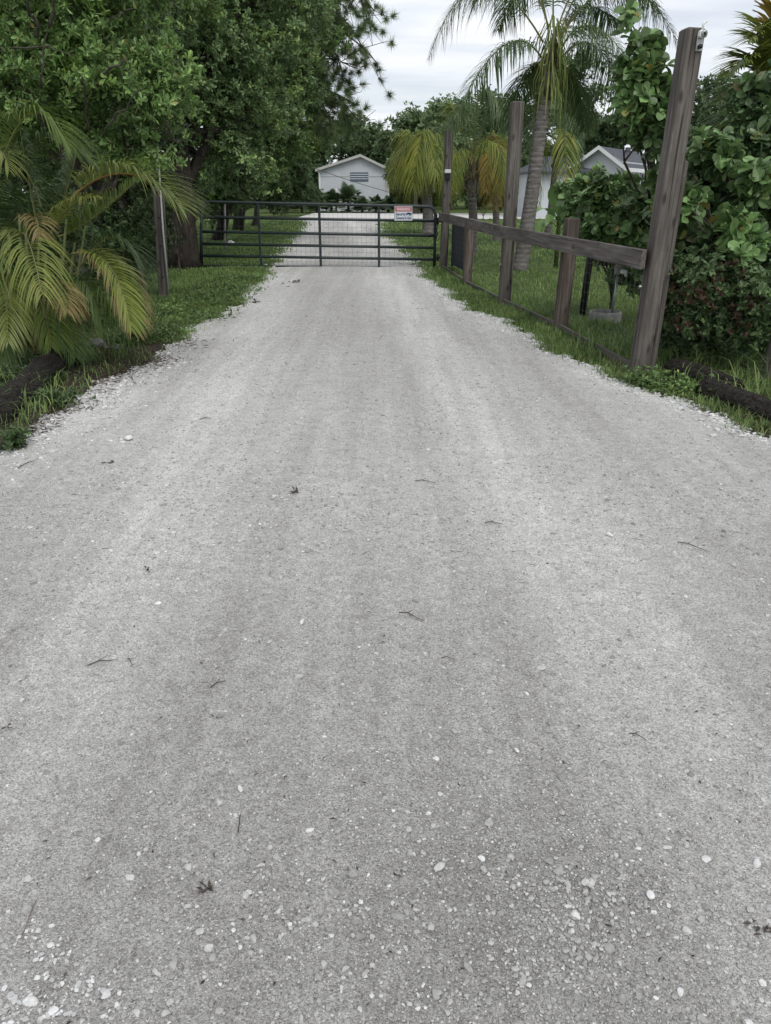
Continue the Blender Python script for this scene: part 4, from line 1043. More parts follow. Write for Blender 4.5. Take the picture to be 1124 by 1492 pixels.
roof_o = mb.build('roof', M_SHING, hr)
mb = MB(); c = hx(.5, 4.2, zp2 - .05); mb.box(c, (.3, .3, .3), 0, .03); mb.build('roof_vent', M_SHING, roof_o)
mb = MB()
for s in (-1, 1):
    xe = s * (hw + .47); zee = ze2 - sl * .44
    V = [hx(0, -.42, zp2 + .03), hx(xe, -.42, zee + .03), hx(xe, -.42, zee - .20), hx(0, -.42, zp2 - .20)]; V += [tuple(np.array(hx(0, -.05, 0)) - np.array(hx(0, 0, 0)) + np.array(q)) for q in V]
    mb.add(V, [(0, 1, 2, 3), (7, 6, 5, 4), (0, 4, 5, 1), (1, 5, 6, 2), (2, 6, 7, 3), (3, 7, 4, 0)])
    V = [hx(xe, -.42, zee + .02), hx(xe, dl + .4, zee + .02), hx(xe, dl + .4, zee - .2), hx(xe, -.42, zee - .2)]; V += [tuple(np.array(hx(s * .05, 0, 0)) - np.array(hx(0, 0, 0)) + np.array(q)) for q in V]
    mb.add(V, [(0, 1, 2, 3), (7, 6, 5, 4), (0, 4, 5, 1), (1, 5, 6, 2), (2, 6, 7, 3), (3, 7, 4, 0)])
mb.build('fascia', M_TRIM, hr)
# lower wing toward the left
a0, a1 = P(772, 300, YR).x, pk.x - 1.0
mb = MB(); mb.box(((a0 + a1) / 2, YR + 3.1, 1.38), (a1 - a0, 6, 2.76)); mb.build('side_wall', M_SIDE, hr)
mb = MB(); zl, zh = 2.77, 3.75
V = [(a0 - .4, YR - .3, zl), (a1 + .8, YR - .3, zl), (a1 + .8, YR + 3.1, zh), (a0 + 1.2, YR + 3.1, zh), (a0 - .4, YR + 6.5, zl), (a1 + .8, YR + 6.5, zl)]
V += [(x, y, z - .1) for x, y, z in V]
mb.add(V, [(0, 1, 2, 3), (3, 2, 5, 4), (0, 3, 4), (1, 5, 2), (6, 7, 1, 0), (10, 11, 7, 6), (6, 0, 4, 10), (1, 7, 11, 5), (4, 5, 11, 10)]); mb.build('side_roof', M_SHING, hr)
# window in the long wall facing right of the gable
wv = MB(); ww = 1.35
def hwall(y, z, o=.02): return hx(hw + o, y, z)
rotw = np.array(Matrix.Rotation(ang, 3, 'Z'))
for y_, nm in ((2.0, 'window'), (5.2, 'window')):
    mb = MB(); mb.box(hwall(y_, 2.05), (.03, 1.3, 1.35), 0, 0, rotw); w_ = mb.build('window', M_GLASS, hr)
    mb = MB()
    for dy, dz, l, h in ((0, .68, 1.46, .10), (0, -.68, 1.46, .10), (-.68, 0, .10, 1.3), (.68, 0, .10, 1.3), (0, 0, .06, 1.3), (0, 0, 1.3, .07)):
        mb.box(hwall(y_ + dy, 2.05 + dz, .05), (.05, l, h), 0, 0, rotw)
    mb.build('frame', M_TRIM, w_)
wpos = P(932, 257, YR - 1)

# overhead wires
def wire(p0, p1, r, sag, label):
    p0, p1 = Vector(p0), Vector(p1); mb = MB()
    mb.tube([p0.lerp(p1, t) - Vector((0, 0, sag * 4 * t * (1 - t))) for t in np.linspace(0, 1, 20)], r, 5)
    return tag(mb.build('overhead_wire', M_BLACK, None, p0, smooth=True), label, 'wire', 'wires strung across the far lawn')
wire(P(330, 196, 33), P(575, 282, 67), .02, .15, 'black wire sloping down in front of the white gabled building')

exec_plants = True
# ================================================================== PLANTS
# ---- left: big trees
tb = G(271, 390)
T1 = [Cl(260, 150, 17, 62), Cl(215, 60, 16.5, 70), Cl(300, 60, 17.5, 75), Cl(350, 130, 18, 62), Cl(330, 205, 18, 50), Cl(380, 60, 18.5, 70), Cl(250, -40, 17, 90), Cl(350, -40, 18, 90), Cl(390, 170, 19, 45), Cl(290, 230, 18.5, 38), Cl(200, 140, 16, 55), Cl(430, 10, 19, 60), Cl(355, 255, 19, 34)]
tree('spreading_tree', 'dark trunked leafy tree rising right at the left end of the gate', 'tree', tb, P(262, 200, 17.2), .30, T1, 7500, 8, .095, .44, L_OAKB, 'oval', 58, 'trees massed left of the drive', M_BARK, .55, along=.09)
b2 = G(120, 452)
T2 = [Cl(40, 40, 10, 75), Cl(110, 70, 10, 70), Cl(20, 110, 9.6, 55), Cl(170, 110, 10, 52), Cl(220, 150, 10.2, 46), Cl(200, 210, 10.2, 48), Cl(130, 190, 10.4, 45), Cl(240, 110, 10.2, 38), Cl(60, 190, 10.5, 50), Cl(160, 30, 10.5, 70), Cl(60, -50, 10, 90), Cl(180, -60, 10.5, 90), Cl(-60, 60, 10, 90), Cl(248, 190, 10.1, 26), Cl(-40, 170, 10.4, 60)]
tree('leafy_tree', 'bright leaved tree leaning over the palm at the upper left', 'tree', b2, P(110, 230, 10.6), .10, T2, 5200, 8, .078, .42, L_BRIGHT, 'oval', 55, 'trees massed left of the drive', M_BARKP, .7, .4, along=.07, limbs=[(P(118, 150, 9.9), P(182, 84, 9.2), .022), (P(130, 190, 9.9), P(120, 110, 9.4), .018), (P(150, 200, 9.8), P(205, 130, 9.3), .013), (P(55, 60, 9.6), P(40, -10, 9.2), .026), (P(70, 40, 9.5), P(95, -20, 9.2), .018), (P(15, 70, 9.2), P(110, 82, 9.0), .010), (P(60, 130, 9.4), P(75, 20, 9.2), .014), (P(160, 30, 9.6), P(195, 12, 9.3), .010)])
T2b = [Cl(60, 80, 12.8, 110), Cl(170, 80, 13, 100), Cl(110, 190, 13, 90), Cl(210, 200, 13.5, 60), Cl(0, 0, 13, 120), Cl(140, -40, 13, 120), Cl(-40, 190, 12.5, 100), Cl(225, 270, 14, 32)]
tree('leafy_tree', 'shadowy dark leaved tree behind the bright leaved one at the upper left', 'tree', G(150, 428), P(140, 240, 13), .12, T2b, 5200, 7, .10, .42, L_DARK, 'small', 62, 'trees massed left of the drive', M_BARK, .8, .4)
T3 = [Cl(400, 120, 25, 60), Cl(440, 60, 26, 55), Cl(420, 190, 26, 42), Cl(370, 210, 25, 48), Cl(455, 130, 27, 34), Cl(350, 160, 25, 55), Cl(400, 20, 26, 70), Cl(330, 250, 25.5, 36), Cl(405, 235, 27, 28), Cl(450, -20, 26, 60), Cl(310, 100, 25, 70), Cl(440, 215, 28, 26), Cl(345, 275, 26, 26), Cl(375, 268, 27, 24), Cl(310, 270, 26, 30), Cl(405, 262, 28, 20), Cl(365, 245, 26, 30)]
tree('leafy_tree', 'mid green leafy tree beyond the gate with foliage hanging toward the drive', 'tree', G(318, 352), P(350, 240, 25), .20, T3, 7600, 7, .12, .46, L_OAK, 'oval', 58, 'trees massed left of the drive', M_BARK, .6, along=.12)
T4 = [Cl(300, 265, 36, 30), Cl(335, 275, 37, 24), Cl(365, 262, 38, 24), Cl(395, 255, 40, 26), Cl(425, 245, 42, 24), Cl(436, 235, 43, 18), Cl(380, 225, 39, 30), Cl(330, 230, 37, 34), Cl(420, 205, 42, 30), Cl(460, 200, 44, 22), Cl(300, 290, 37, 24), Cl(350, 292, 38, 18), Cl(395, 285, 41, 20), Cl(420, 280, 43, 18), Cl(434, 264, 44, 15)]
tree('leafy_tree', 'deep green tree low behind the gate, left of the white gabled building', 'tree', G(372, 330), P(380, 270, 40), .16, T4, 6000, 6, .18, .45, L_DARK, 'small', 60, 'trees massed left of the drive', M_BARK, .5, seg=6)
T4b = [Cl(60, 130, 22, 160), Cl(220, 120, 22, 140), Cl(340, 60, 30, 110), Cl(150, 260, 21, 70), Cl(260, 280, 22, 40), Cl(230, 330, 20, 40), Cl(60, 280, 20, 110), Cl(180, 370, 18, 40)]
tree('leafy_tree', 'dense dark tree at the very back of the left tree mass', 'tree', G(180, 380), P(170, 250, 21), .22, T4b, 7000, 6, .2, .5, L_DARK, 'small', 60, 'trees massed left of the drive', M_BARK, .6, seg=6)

# understorey shrubs, left
def shrub(name, label, base, clumps, n, k, L, W, leaf, kind='small', beta=58, group=None, hollow=.6, r0=.035, stem=M_BARKP, along=0.0, up=.5):
    return tree(name, label, 'shrub', base, Vector(base) + Vector((0, 0, .25)), r0, clumps, n, k, L, W, leaf, kind, beta, group, stem, hollow, up, 5, True, 'foliage', 'stem', along)
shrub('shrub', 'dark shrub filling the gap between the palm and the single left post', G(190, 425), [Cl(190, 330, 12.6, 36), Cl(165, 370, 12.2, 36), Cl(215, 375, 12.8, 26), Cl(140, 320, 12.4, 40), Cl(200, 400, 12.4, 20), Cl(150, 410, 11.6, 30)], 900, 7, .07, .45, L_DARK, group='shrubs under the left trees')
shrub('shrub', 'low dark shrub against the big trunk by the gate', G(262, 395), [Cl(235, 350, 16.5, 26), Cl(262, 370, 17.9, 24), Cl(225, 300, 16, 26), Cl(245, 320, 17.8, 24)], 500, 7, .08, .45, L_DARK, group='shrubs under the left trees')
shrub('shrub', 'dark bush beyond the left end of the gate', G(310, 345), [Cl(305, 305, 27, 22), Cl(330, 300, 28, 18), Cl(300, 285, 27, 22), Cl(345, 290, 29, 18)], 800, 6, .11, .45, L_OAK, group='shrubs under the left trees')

# ---- pine showing at the right side of the mass
pb = G(347, 337)
shrub('shrub', 'dark thicket at the far lawn edge left of the white gabled building', Vector((P(415, 300, 58).x, 58, 0)), [Cl(395, 282, 57, 24), Cl(420, 275, 58, 24), Cl(440, 272, 59, 20), Cl(408, 295, 57, 18), Cl(455, 285, 60, 16), Cl(375, 285, 57, 20)], 1500, 6, .2, .45, L_DARK, group='shrubs under the left trees')
pine = empty('pine_tree', pb, 'tall pine whose needle tufted branches reach out against the sky over the drive', 'tree')
mb = MB(); top = P(395, -160, pb.y)
tp = [np.array(pb) + (np.array(top) - np.array(pb)) * t for t in np.linspace(0, 1, 9)]
mb.tube(tp, np.linspace(.24, .10, 9), 10, 0, True, .05)
tips = [(540, 42), (548, 90), (545, 15), (530, 70), (522, 25), (500, 40), (505, 80), (520, 100), (495, 110), (512, 130), (490, 145), (518, 152), (505, 165), (478, 170), (495, 185), (470, 60), (480, 15), (470, 110), (455, 150), (500, -10), (465, 200), (450, 90), (520, -30), (478, 205), (525, 178), (510, 195)]
pos = []; axs = []
for i, (px, py) in enumerate(tips):
    Yt = pb.y - 7 + random.uniform(-2.0, 2.0)
    e = np.array(P(px, py, Yt)); s0 = tp[min(8, max(3, int(3 + (230 - py) / 45)))] 
    l = limb_path(s0, e, 9, .05); mb.tube(l, np.linspace(.05, .014, 9), 6)
    for j in range(26):
        t = RNG.uniform(.45, 1.02); q = s0 + (e - s0) * t + RNG.normal(0, .34, 3) * (.35 + .6 * t)
        if j == 0: q = e
        q2 = q + RNG.normal(0, .16, 3)
        mb.tube([l[min(8, int(t * 8))], q, q2], [.010, .007, .005], 4, 0, False)
        dd = norm((e - s0) * .15 + RNG.normal(0, .6, 3) + np.array([0, 0, .35]))
        for u in range(4):
            pos.append(q2 - dd * .05 * u); axs.append(dd)
mb.build('trunk', M_BARK, pine, smooth=True)
V, F = rosettes(np.array(pos), np.array(axs), 34, .24, .042, 50, 'needle'); npmesh('crown', V, [(F, 0)], L_PINE, pine, smooth=False)

# ---- far tree line
fars = [  # (clumps px,py,r), Y, base px, leaf, label
    ([(500, 200, 34), (530, 215, 30), (470, 215, 34), (545, 230, 26), (520, 185, 24), (540, 190, 16)], 88, 515, L_FAR, 'grey green tree right behind the roof of the white gabled building'),
    ([(590, 195, 32), (615, 190, 26), (575, 215, 30), (610, 215, 30), (600, 172, 22)], 84, 595, L_FARY, 'light green rounded tree just right of the white gabled building'),
    ([(655, 170, 34), (640, 195, 34), (680, 185, 30), (665, 215, 36), (640, 160, 18)], 80, 655, L_FARY, 'light green tree behind the far tall fence post'),
    ([(715, 160, 28), (735, 185, 34), (715, 205, 36), (745, 150, 20), (700, 235, 30)], 82, 722, L_FAR, 'grey green tree behind the gap between the two far tall posts'),
    ([(800, 120, 34), (835, 105, 32), (860, 140, 26), (790, 155, 34), (820, 160, 36), (850, 175, 26), (775, 190, 34), (845, 90, 18)], 60, 822, L_FAR, 'tall grey green tree behind the crown of the large palm'),
    ([(840, 185, 26), (870, 185, 22), (890, 205, 22), (855, 205, 24)], 88, 866, L_FAR, 'low tree line clump behind the ridge of the grey roofed house'),
    ([(920, 190, 20), (945, 200, 22), (905, 175, 14), (935, 165, 14)], 86, 925, L_FAR, 'thin far tree between the tall shrub and the grey roof'),
    ([(1010, 180, 30), (1040, 165, 28), (1025, 135, 24), (1060, 150, 30), (1050, 120, 16), (1000, 210, 34), (1050, 200, 36)], 40, 1030, L_FAR, 'dark spreading tree right of the tallest post behind the hedge'),
    ([(1110, 170, 40), (1150, 150, 50), (1090, 210, 40)], 44, 1110, L_FAR, 'dark tree at the right edge behind the hedge palm'),
    ([(440, 230, 30), (410, 240, 30), (460, 250, 20), (400, 215, 34), (440, 200, 26)], 86, 430, L_FAR, 'dark far tree left of the white gabled building'),
    ([(560, 235, 24), (585, 245, 26), (570, 262, 22)], 92, 570, L_FAR, 'low far tree touching the right eave of the white gabled building'),
    ([(690, 255, 26), (720, 262, 26), (660, 255, 24), (640, 250, 22), (745, 250, 26)], 90, 690, L_FAR, 'low dark tree far behind the yellow palms'),
    ([(650, 245, 24), (675, 235, 26), (700, 225, 28), (730, 235, 26), (665, 215, 22), (745, 255, 20), (640, 265, 18)], 62, 690, L_FARY, 'loose yellow green tree close behind the young palm and the ochre palm'),
    ([(590, 240, 22), (575, 255, 16), (610, 225, 20), (640, 230, 22)], 64, 606, L_FARY, 'bright yellow green tree between the white gabled building and the far tall post'),
    ([(780, 235, 30), (810, 240, 30), (760, 225, 28)], 90, 785, L_FAR, 'low dark tree behind the trunk of the large palm'),
]
for cl, Y, bx, lf, lab in fars:
    g = P(bx, 300, Y); g.z = 0
    cs = []
    for c in cl:
        cs.append(Cl(*c[:2], Y + random.uniform(-2, 2), c[2] * .9))
        for _ in range(3):
            a = random.uniform(0, 6.28); cs.append(Cl(c[0] + c[2] * .75 * math.cos(a), c[1] + c[2] * .65 * math.sin(a), Y + random.uniform(-2, 2), c[2] * .42))
    tree('background_tree', lab, 'tree', g, P(bx, min(c[1] for c in cl) + 50, Y), .22 if Y > 50 else .16, cs, 2600, 5, .0042 * Y, .5, lf, 'diamond', 60, 'trees along the far tree line', M_BARKP, .7, .4, 5, False)

wl = []
for k in range(150):
    x = -75 + k * 1.05 + random.uniform(-.6, .6); z = random.uniform(.8, 3.4) + (1.6 if x < -20 or x > 32 else 0)
    r_ = random.uniform(1.3, 2.3); wl.append((np.array((x, 100 + random.uniform(-4, 4), z)), np.array((r_, r_, r_ * .9))))
wp, wa = shoots(wl, 15000, .7)
V, F = rosettes(wp, wa, 5, .5, .5, 60, 'diamond'); tag(npmesh('woods', V, [(F, 0)], L_FAR, smooth=False), 'low dark wood closing the view behind the buildings', 'woods', kind='stuff')
# ---- low palms in front of the white building
L_LOW = leaf_mat('low_palm_leaf', [(.014, .030, .014), (.024, .048, .020), (.038, .066, .026)], .5, .35, .2, 1)
for i, (px, h, w) in enumerate([(395, 262, 22), (418, 268, 22), (440, 270, 22), (462, 276, 20), (483, 274, 18), (508, 262, 20), (528, 284, 18), (548, 282, 18), (566, 285, 16), (590, 276, 20), (615, 268, 22)]):
    Y = 67.5 + (i % 3) * 1.2; g = P(px, 300, Y); g.z = 0
    labs = ['leftmost dark low palm of the row before the white gabled building', 'second dark low palm from the left in the row beyond the street', 'third low palm from the left, below the left tree mass', 'low palm in front of the left corner of the white gabled building', 'bushy low palm directly left of the pale pole', 'taller low palm with a clear fan crown right of the pale pole', 'small low palm under the slatted vent', 'small low palm under the right wall of the white gabled building', 'low palm at the right corner of the white gabled building', 'dark low palm behind the sign on the gate', 'dark low palm between the sign and the far tall post']
    root = empty('low_palm', g, labs[i], 'palm', 'low palms in a row beyond the street')
    zt = P(px, h, Y).z; mb = MB()
    mb.tube([g, g + Vector((0, 0, zt * .45))], [.12, .09], 7); mb.build('stem', M_BARK, root)
    mb = MB()
    for k in range(54):
        a = random.uniform(0, 6.28); el = random.uniform(-.1, 1.35); d_ = (math.cos(a) * math.cos(el), math.sin(a) * math.cos(el), math.sin(el))
        z0 = zt * random.uniform(.02, .5); ln = zt * random.uniform(.5, .62) if el > .6 else w * M_PX(Y) * random.uniform(.9, 1.5)
        fan_frond(mb, (g.x, g.y, z0), d_, ln, 20, .085)
    mb.build('fan_leaves', [L_LOW, M_STEM], root)

# ---- hedge plants just behind the yellow palms (dark shrubs by the street)
shrub('shrub', 'dark shrub in front of the far trees behind the small palm', P(705, 300, 48) * Vector((1, 1, 0)) if False else Vector((P(705, 300, 48).x, 48, 0)), [Cl(700, 285, 48, 16), Cl(718, 280, 48, 18), Cl(690, 292, 48, 12), Cl(735, 290, 48, 14)], 700, 6, .2, .5, L_DARK)
shrub('shrub', 'dark rounded shrub behind the right end of the gate', Vector((P(612, 300, 47).x, 68, 0)), [Cl(600, 282, 68, 16), Cl(622, 280, 68, 18), Cl(640, 284, 68, 14)], 700, 6, .25, .5, L_DARK)

# ---- palms
def palm(name, label, base, crown, r, fr, leafs, ll, lw, n, trunk_mat=M_PTRUNK, droop=.6, plum=.25, group=None, boots=True, bulge=1.0, vee=.2, strands=0):
    base, crown = Vector(base), Vector(crown)
    root = empty(name, base, label, 'palm', group)
    mb = MB(); m = 40; pts = []; rad = []
    for i in range(m):
        t = i / (m - 1); pts.append(base.lerp(crown, t) + Vector((.02 * math.sin(t * 5), 0, 0)))
        rad.append(r * (1.18 - .25 * t if t > .06 else 1.35 - 2.5 * t) * (1 + RNG.uniform(-.012, .012)))
    mb.tube(pts, rad, 16, 0, True, .012); mb.build('trunk', trunk_mat, root, smooth=True)
    if boots:                                # old leaf bases and crownshaft
        mb = MB(); ax = (crown - base).normalized()
        for i in range(26):
            a = random.uniform(0, 6.28); z = random.uniform(-.55, .35) * boots; d = Vector((math.cos(a), math.sin(a), 0))
            p = crown + ax * z + d * r * .75; q = p + d * r * random.uniform(.3, 1.1) + Vector((0, 0, r * random.uniform(1.2, 3)))
            mb.tube([p, p.lerp(q, .5) + d * .02, q], [r * .34, r * .25, r * .07], 5)
        mb.tube([crown - ax * .3, crown + ax * .3 * boots, crown + ax * .7 * boots], [r * .85, r * .6, r * .2], 10); mb.build('leaf_bases', M_PFIBRE, root, smooth=True)
    if strands:                              # long thin leaflets hanging round the head of the trunk
        mb = MB(); a = RNG.uniform(0, 6.28, strands); rr = RNG.uniform(.14, .55, strands)
        z = crown.z + RNG.uniform(-.30, .85, strands); hv = np.stack([np.cos(a), np.sin(a), np.zeros(strands)], 1)
        p = np.array((crown.x, crown.y, 0)) + hv * (rr * .45)[:, None]; p[:, 2] = z
        for q, h in zip(p, hv):
            l = RNG.uniform(.4, 1.0); e = q + h * l * RNG.uniform(.15, .5) - np.array([0, 0, l]); m_ = (q + e) / 2 + h * .10 * l + np.array([0, 0, .12 * l])
            sd_ = np.cross(h, [0, 0, 1]) * .011
            mb.add([q - sd_, q + sd_, m_ + sd_, m_ - sd_, e], [(0, 1, 2, 3), (3, 2, 4)])
        mb.build('hanging_leaflets', L_QUEEN if False else L_HANG, root)
    for i, (a, c, b_, lf) in enumerate(fr):
        frond('frond', a, c, b_, root, lf, M_RACHIS, ll, lw, n, droop, vee, .14, .022 * (r / .2) ** .5, plum, .5)
    return root
YQ = 16.6
def fq(pxs, Y0, dY, lf): # px triples base, ctrl, tip
    (a, c, b_) = pxs; return (P(*a, Y0), P(*c, Y0 + dY * .5), P(*b_, Y0 + dY), lf)
def via(a, m_, b_): # control point so that the curve passes m_
    return (a, (2 * m_[0] - .5 * (a[0] + b_[0]), 2 * m_[1] - .5 * (a[1] + b_[1])), b_)
QF = [fq(via((792, 62), (700, -22), (624, 88)), YQ, -.4, L_QUEEN), fq(via((790, 85), (730, 68), (655, 190)), YQ, -.9, L_QUEEN),
      fq(via((800, 40), (745, -60), (690, 10)), YQ, .8, L_QUEEN), fq(via((806, 40), (806, -70), (802, -140)), YQ, .5, L_QUEEN),
      fq(via((812, 45), (870, -50), (950, -10)), YQ, .3, L_QUEEN), fq(via((815, 58), (905, -22), (988, 62)), YQ, -.3, L_QUEEN), fq(via((816, 50), (880, -45), (960, 20)), YQ, .7, L_QUEEN),
      fq(via((818, 72), (865, 38), (930, 110)), YQ, -.8, L_QUEEN), fq(via((796, 92), (762, 112), (742, 190)), YQ, .9, L_QUEEN), fq(via((812, 96), (840, 118), (852, 190)), YQ, 1.0, L_QUEEN), fq(via((818, 85), (868, 68), (910, 160)), YQ, .9, L_QUEEN),
      fq(via((800, 50), (770, -30), (725, 45)), YQ, 1.4, L_QUEEN), 
       
      fq(via((812, 75), (850, 10), (900, 40)), YQ, 1.2, L_QUEEN)]
palm('queen_palm', 'large palm with a thick ringed grey trunk and arching feathery fronds behind the fence', G(757, 397), P(801, 100, YQ), .128, QF, None, .50, .019, 130, droop=.85, plum=.40, strands=190, group='feather palms on the right lawn', boots=1.0)

Y2 = 20.5
SF = [fq(via((690, 232), (668, 165), (640, 230)), Y2, -.5, L_QUEEN), fq(via((692, 230), (705, 130), (752, 205)), Y2, -.3, L_QUEEN), fq(via((690, 228), (689, 180), (686, 140)), Y2, .6, L_QUEEN),
      fq(via((694, 245), (716, 205), (745, 262)), Y2, -.8, L_QUEENY), fq(via((688, 245), (668, 222), (655, 290)), Y2, -.9, L_QUEENY), fq(via((694, 238), (722, 200), (728, 300)), Y2, .4, L_QUEENB), fq(via((688, 230), (652, 150), (668, 290)), Y2, .5, L_QUEENY), fq(via((692, 228), (715, 145), (700, 215)), Y2, .3, L_QUEEN)]
palm('queen_palm', 'young palm with a slim grey trunk and yellowing fronds behind the far short fence post', G(688, 372), P(690, 262, Y2), .105, SF, None, .42, .022, 60, droop=.9, plum=.3, group='feather palms on the right lawn', boots=.8)
Y3 = 32
YF = [fq(via((622, 262), (600, 195), (568, 272)), Y3, -.8, L_QUEENY), fq(via((622, 258), (640, 195), (668, 268)), Y3, -.5, L_QUEENY), fq(via((622, 256), (590, 188), (580, 255)), Y3, 1, L_QUEENY), fq(via((622, 256), (618, 190), (605, 250)), Y3, -1.6, L_QUEENY), fq(via((624, 256), (632, 185), (640, 240)), Y3, 1.2, L_FARY), fq(via((622, 262), (605, 230), (595, 292)), Y3, .4, L_QUEENY), fq(via((622, 262), (642, 225), (650, 290)), Y3, .6, L_QUEENY)] + [fq(via((622, 258), (622 + dx * .5, 200 + abs(dx) * .35), (622 + dx, 255 + random.uniform(-8, 20))), Y3, dy, L_QUEENY) for dx, dy in ((-48, .9), (-36, -1.3), (-20, -1.7), (-8, 1.5), (14, -1.6), (28, -1.2), (38, .9), (50, .3))]
palm('queen_palm', 'drooping yellow green palm beyond the gate, right above the sign', G(624, 343), P(622, 262, Y3), .19, YF, None, .85, .036, 80, droop=1.25, plum=.3, group='feather palms on the right lawn', boots=.6)
Y4 = 27
ZF = [fq(via((722, 262), (706, 205), (700, 268)), Y4, -.5, L_QUEENY), fq(via((722, 258), (738, 200), (748, 262)), Y4, .3, L_QUEENY), fq(via((722, 262), (728, 225), (722, 306)), Y4, -.9, L_QUEENB), fq(via((722, 262), (712, 235), (712, 300)), Y4, .6, L_QUEENB), fq(via((722, 256), (720, 195), (735, 235)), Y4, 1, L_QUEENY)] + [fq(via((722, 260), (722 + dx * .5, 212 + abs(dx) * .4), (722 + dx, 275 + random.uniform(-8, 20))), Y4, dy, lf) for dx, dy, lf in ((-26, .9, L_QUEENY), (-14, -1.2, L_QUEENB), (8, -1.3, L_QUEENY), (18, 1.0, L_QUEENB), (30, -.5, L_QUEENY))]
palm('queen_palm', 'small ochre palm with hanging fronds between the two far tall posts', Vector((P(724, 330, Y4).x, Y4, 0)), P(722, 264, Y4), .10, ZF, None, .55, .034, 54, droop=1.1, plum=.3, group='feather palms on the right lawn', boots=.5)
Y5 = 24
VF = [fq(via((812, 225), (790, 165), (778, 230)), Y5, -.6, L_QUEEN), fq(via((814, 222), (828, 165), (842, 250)), Y5, -.5, L_QUEEN), fq(via((812, 220), (812, 160), (800, 140)), Y5, .4, L_QUEEN), fq(via((815, 228), (830, 205), (838, 300)), Y5, .5, L_QUEEN), fq(via((810, 228), (792, 210), (788, 300)), Y5, .5, L_QUEENY), fq(via((813, 226), (822, 190), (826, 290)), Y5, -1.0, L_QUEENY)]
palm('queen_palm', 'dark drooping palm on a thin stem right of the large ringed trunk', Vector((P(797, 330, Y5).x, Y5, 0)), P(812, 230, Y5), .085, VF, None, .55, .028, 60, droop=.9, plum=.3, group='feather palms on the right lawn', boots=.6)

# ---- areca clump at the left
ab = G(45, 520)
ar = empty('areca_palm', ab, 'clump of arching yellow green palm fronds at the left edge of the driveway', 'palm')
YA = 7.4
def fa(a, m_, b_, Ya, Yb, lf, **kw):
    t = via(a, m_, b_); return frond('frond', P(*t[0], Ya), P(*t[1], (Ya + Yb) / 2), P(*t[2], Yb), ar, lf, kw.pop('rib', M_RACHIS), **kw)
AK = dict(ll=.44, lw=.0115, n=72, droop=.62, vee=.70, t0=.16, r=.010)
fa((93, 300), (180, 252), (264, 305), 7.3, 6.9, L_ARECAL, rib=M_RACHISO, **{**AK, 'n': 100, 'll': .54, 'droop': .5, 'lw': .0145})
fa((28, 345), (42, 352), (62, 430), 7.3, 6.1, L_ARECAY, **{**AK, 'n': 60, 'll': .46, 'droop': .8, 't0': .05})
fa((48, 420), (84, 416), (98, 455), 7.0, 6.2, L_ARECAB, **{**AK, 'n': 46, 'll': .28, 'droop': .9, 't0': .05})
fa((105, 370), (160, 388), (192, 482), 7.2, 6.5, L_ARECAY, tipm=L_ARECAB, **{**AK, 'n': 80, 'll': .32})
fa((-5, 260), (45, 165), (98, 215), 7.8, 7.5, L_ARECA, **AK)
fa((30, 250), (70, 200), (140, 240), 8.2, 8.0, L_ARECAD, **AK)
fa((-40, 270), (-8, 218), (14, 248), 7.2, 6.8, L_ARECAY, **{**AK, 'll': .28, 'n': 28})
fa((40, 330), (52, 318), (58, 345), 7.1, 6.7, L_ARECAB, **{**AK, 'll': .26, 'n': 26, 't0': .05})
fa((85, 345), (135, 318), (205, 258), 7.7, 7.6, L_ARECA, **{**AK, 'll': .30, 'droop': .35})
fa((70, 350), (105, 300), (150, 288), 7.4, 7.0, L_ARECAY, **{**AK, 'll': .30})
fa((60, 360), (40, 250), (30, 190), 8.0, 8.0, L_ARECAD, **AK)
fa((80, 330), (105, 250), (112, 205), 8.3, 8.5, L_ARECAD, **AK)
fa((110, 400), (170, 345), (210, 420), 7.9, 7.7, L_ARECAD, **{**AK, 'll': .32})
fa((100, 430), (150, 420), (185, 475), 7.6, 7.0, L_ARECA, **{**AK, 'll': .32})
fa((40, 430), (60, 440), (75, 505), 7.3, 6.8, L_ARECA, **{**AK, 'll': .34})
fa((20, 400), (-10, 380), (-40, 470), 7.1, 6.5, L_ARECA, **AK)
fa((10, 420), (10, 410), (12, 500), 7.2, 6.5, L_ARECAY, **{**AK, 'll': .36, 't0': .05})
fa((-20, 330), (-50, 240), (-110, 300), 7.4, 7.1, L_ARECA, **AK)
fa((60, 300), (20, 230), (-40, 230), 7.9, 7.8, L_ARECAD, **AK)
fa((90, 440), (120, 410), (150, 480), 7.4, 7.0, L_ARECAD, **{**AK, 'll': .34})
fa((70, 470), (90, 460), (110, 520), 7.3, 6.9, L_ARECAD, **{**AK, 'll': .3})
fa((30, 480), (20, 470), (0, 530), 7.3, 6.7, L_ARECAD, **{**AK, 'll': .3})
fa((60, 440), (40, 330), (75, 270), 8.2, 8.3, L_ARECAD, **AK)
fa((0, 430), (-20, 320), (10, 260), 8.1, 8.2, L_ARECAD, **AK)
for k in range(11):
    px = -10 + 13 * k; mb = MB(); g = G(px * .7 + 12, 528 + random.uniform(-14, 6)); e = P(px * 1.0 + random.uniform(-6, 10), 350 + random.uniform(-40, 50), 7.6)
    mb.tube([g, g.lerp(e, .5) + Vector((random.uniform(-.03, .03), 0, 0)), e], [.022, .017, .010], 8); mb.build('cane', M_STEM, ar, smooth=True)
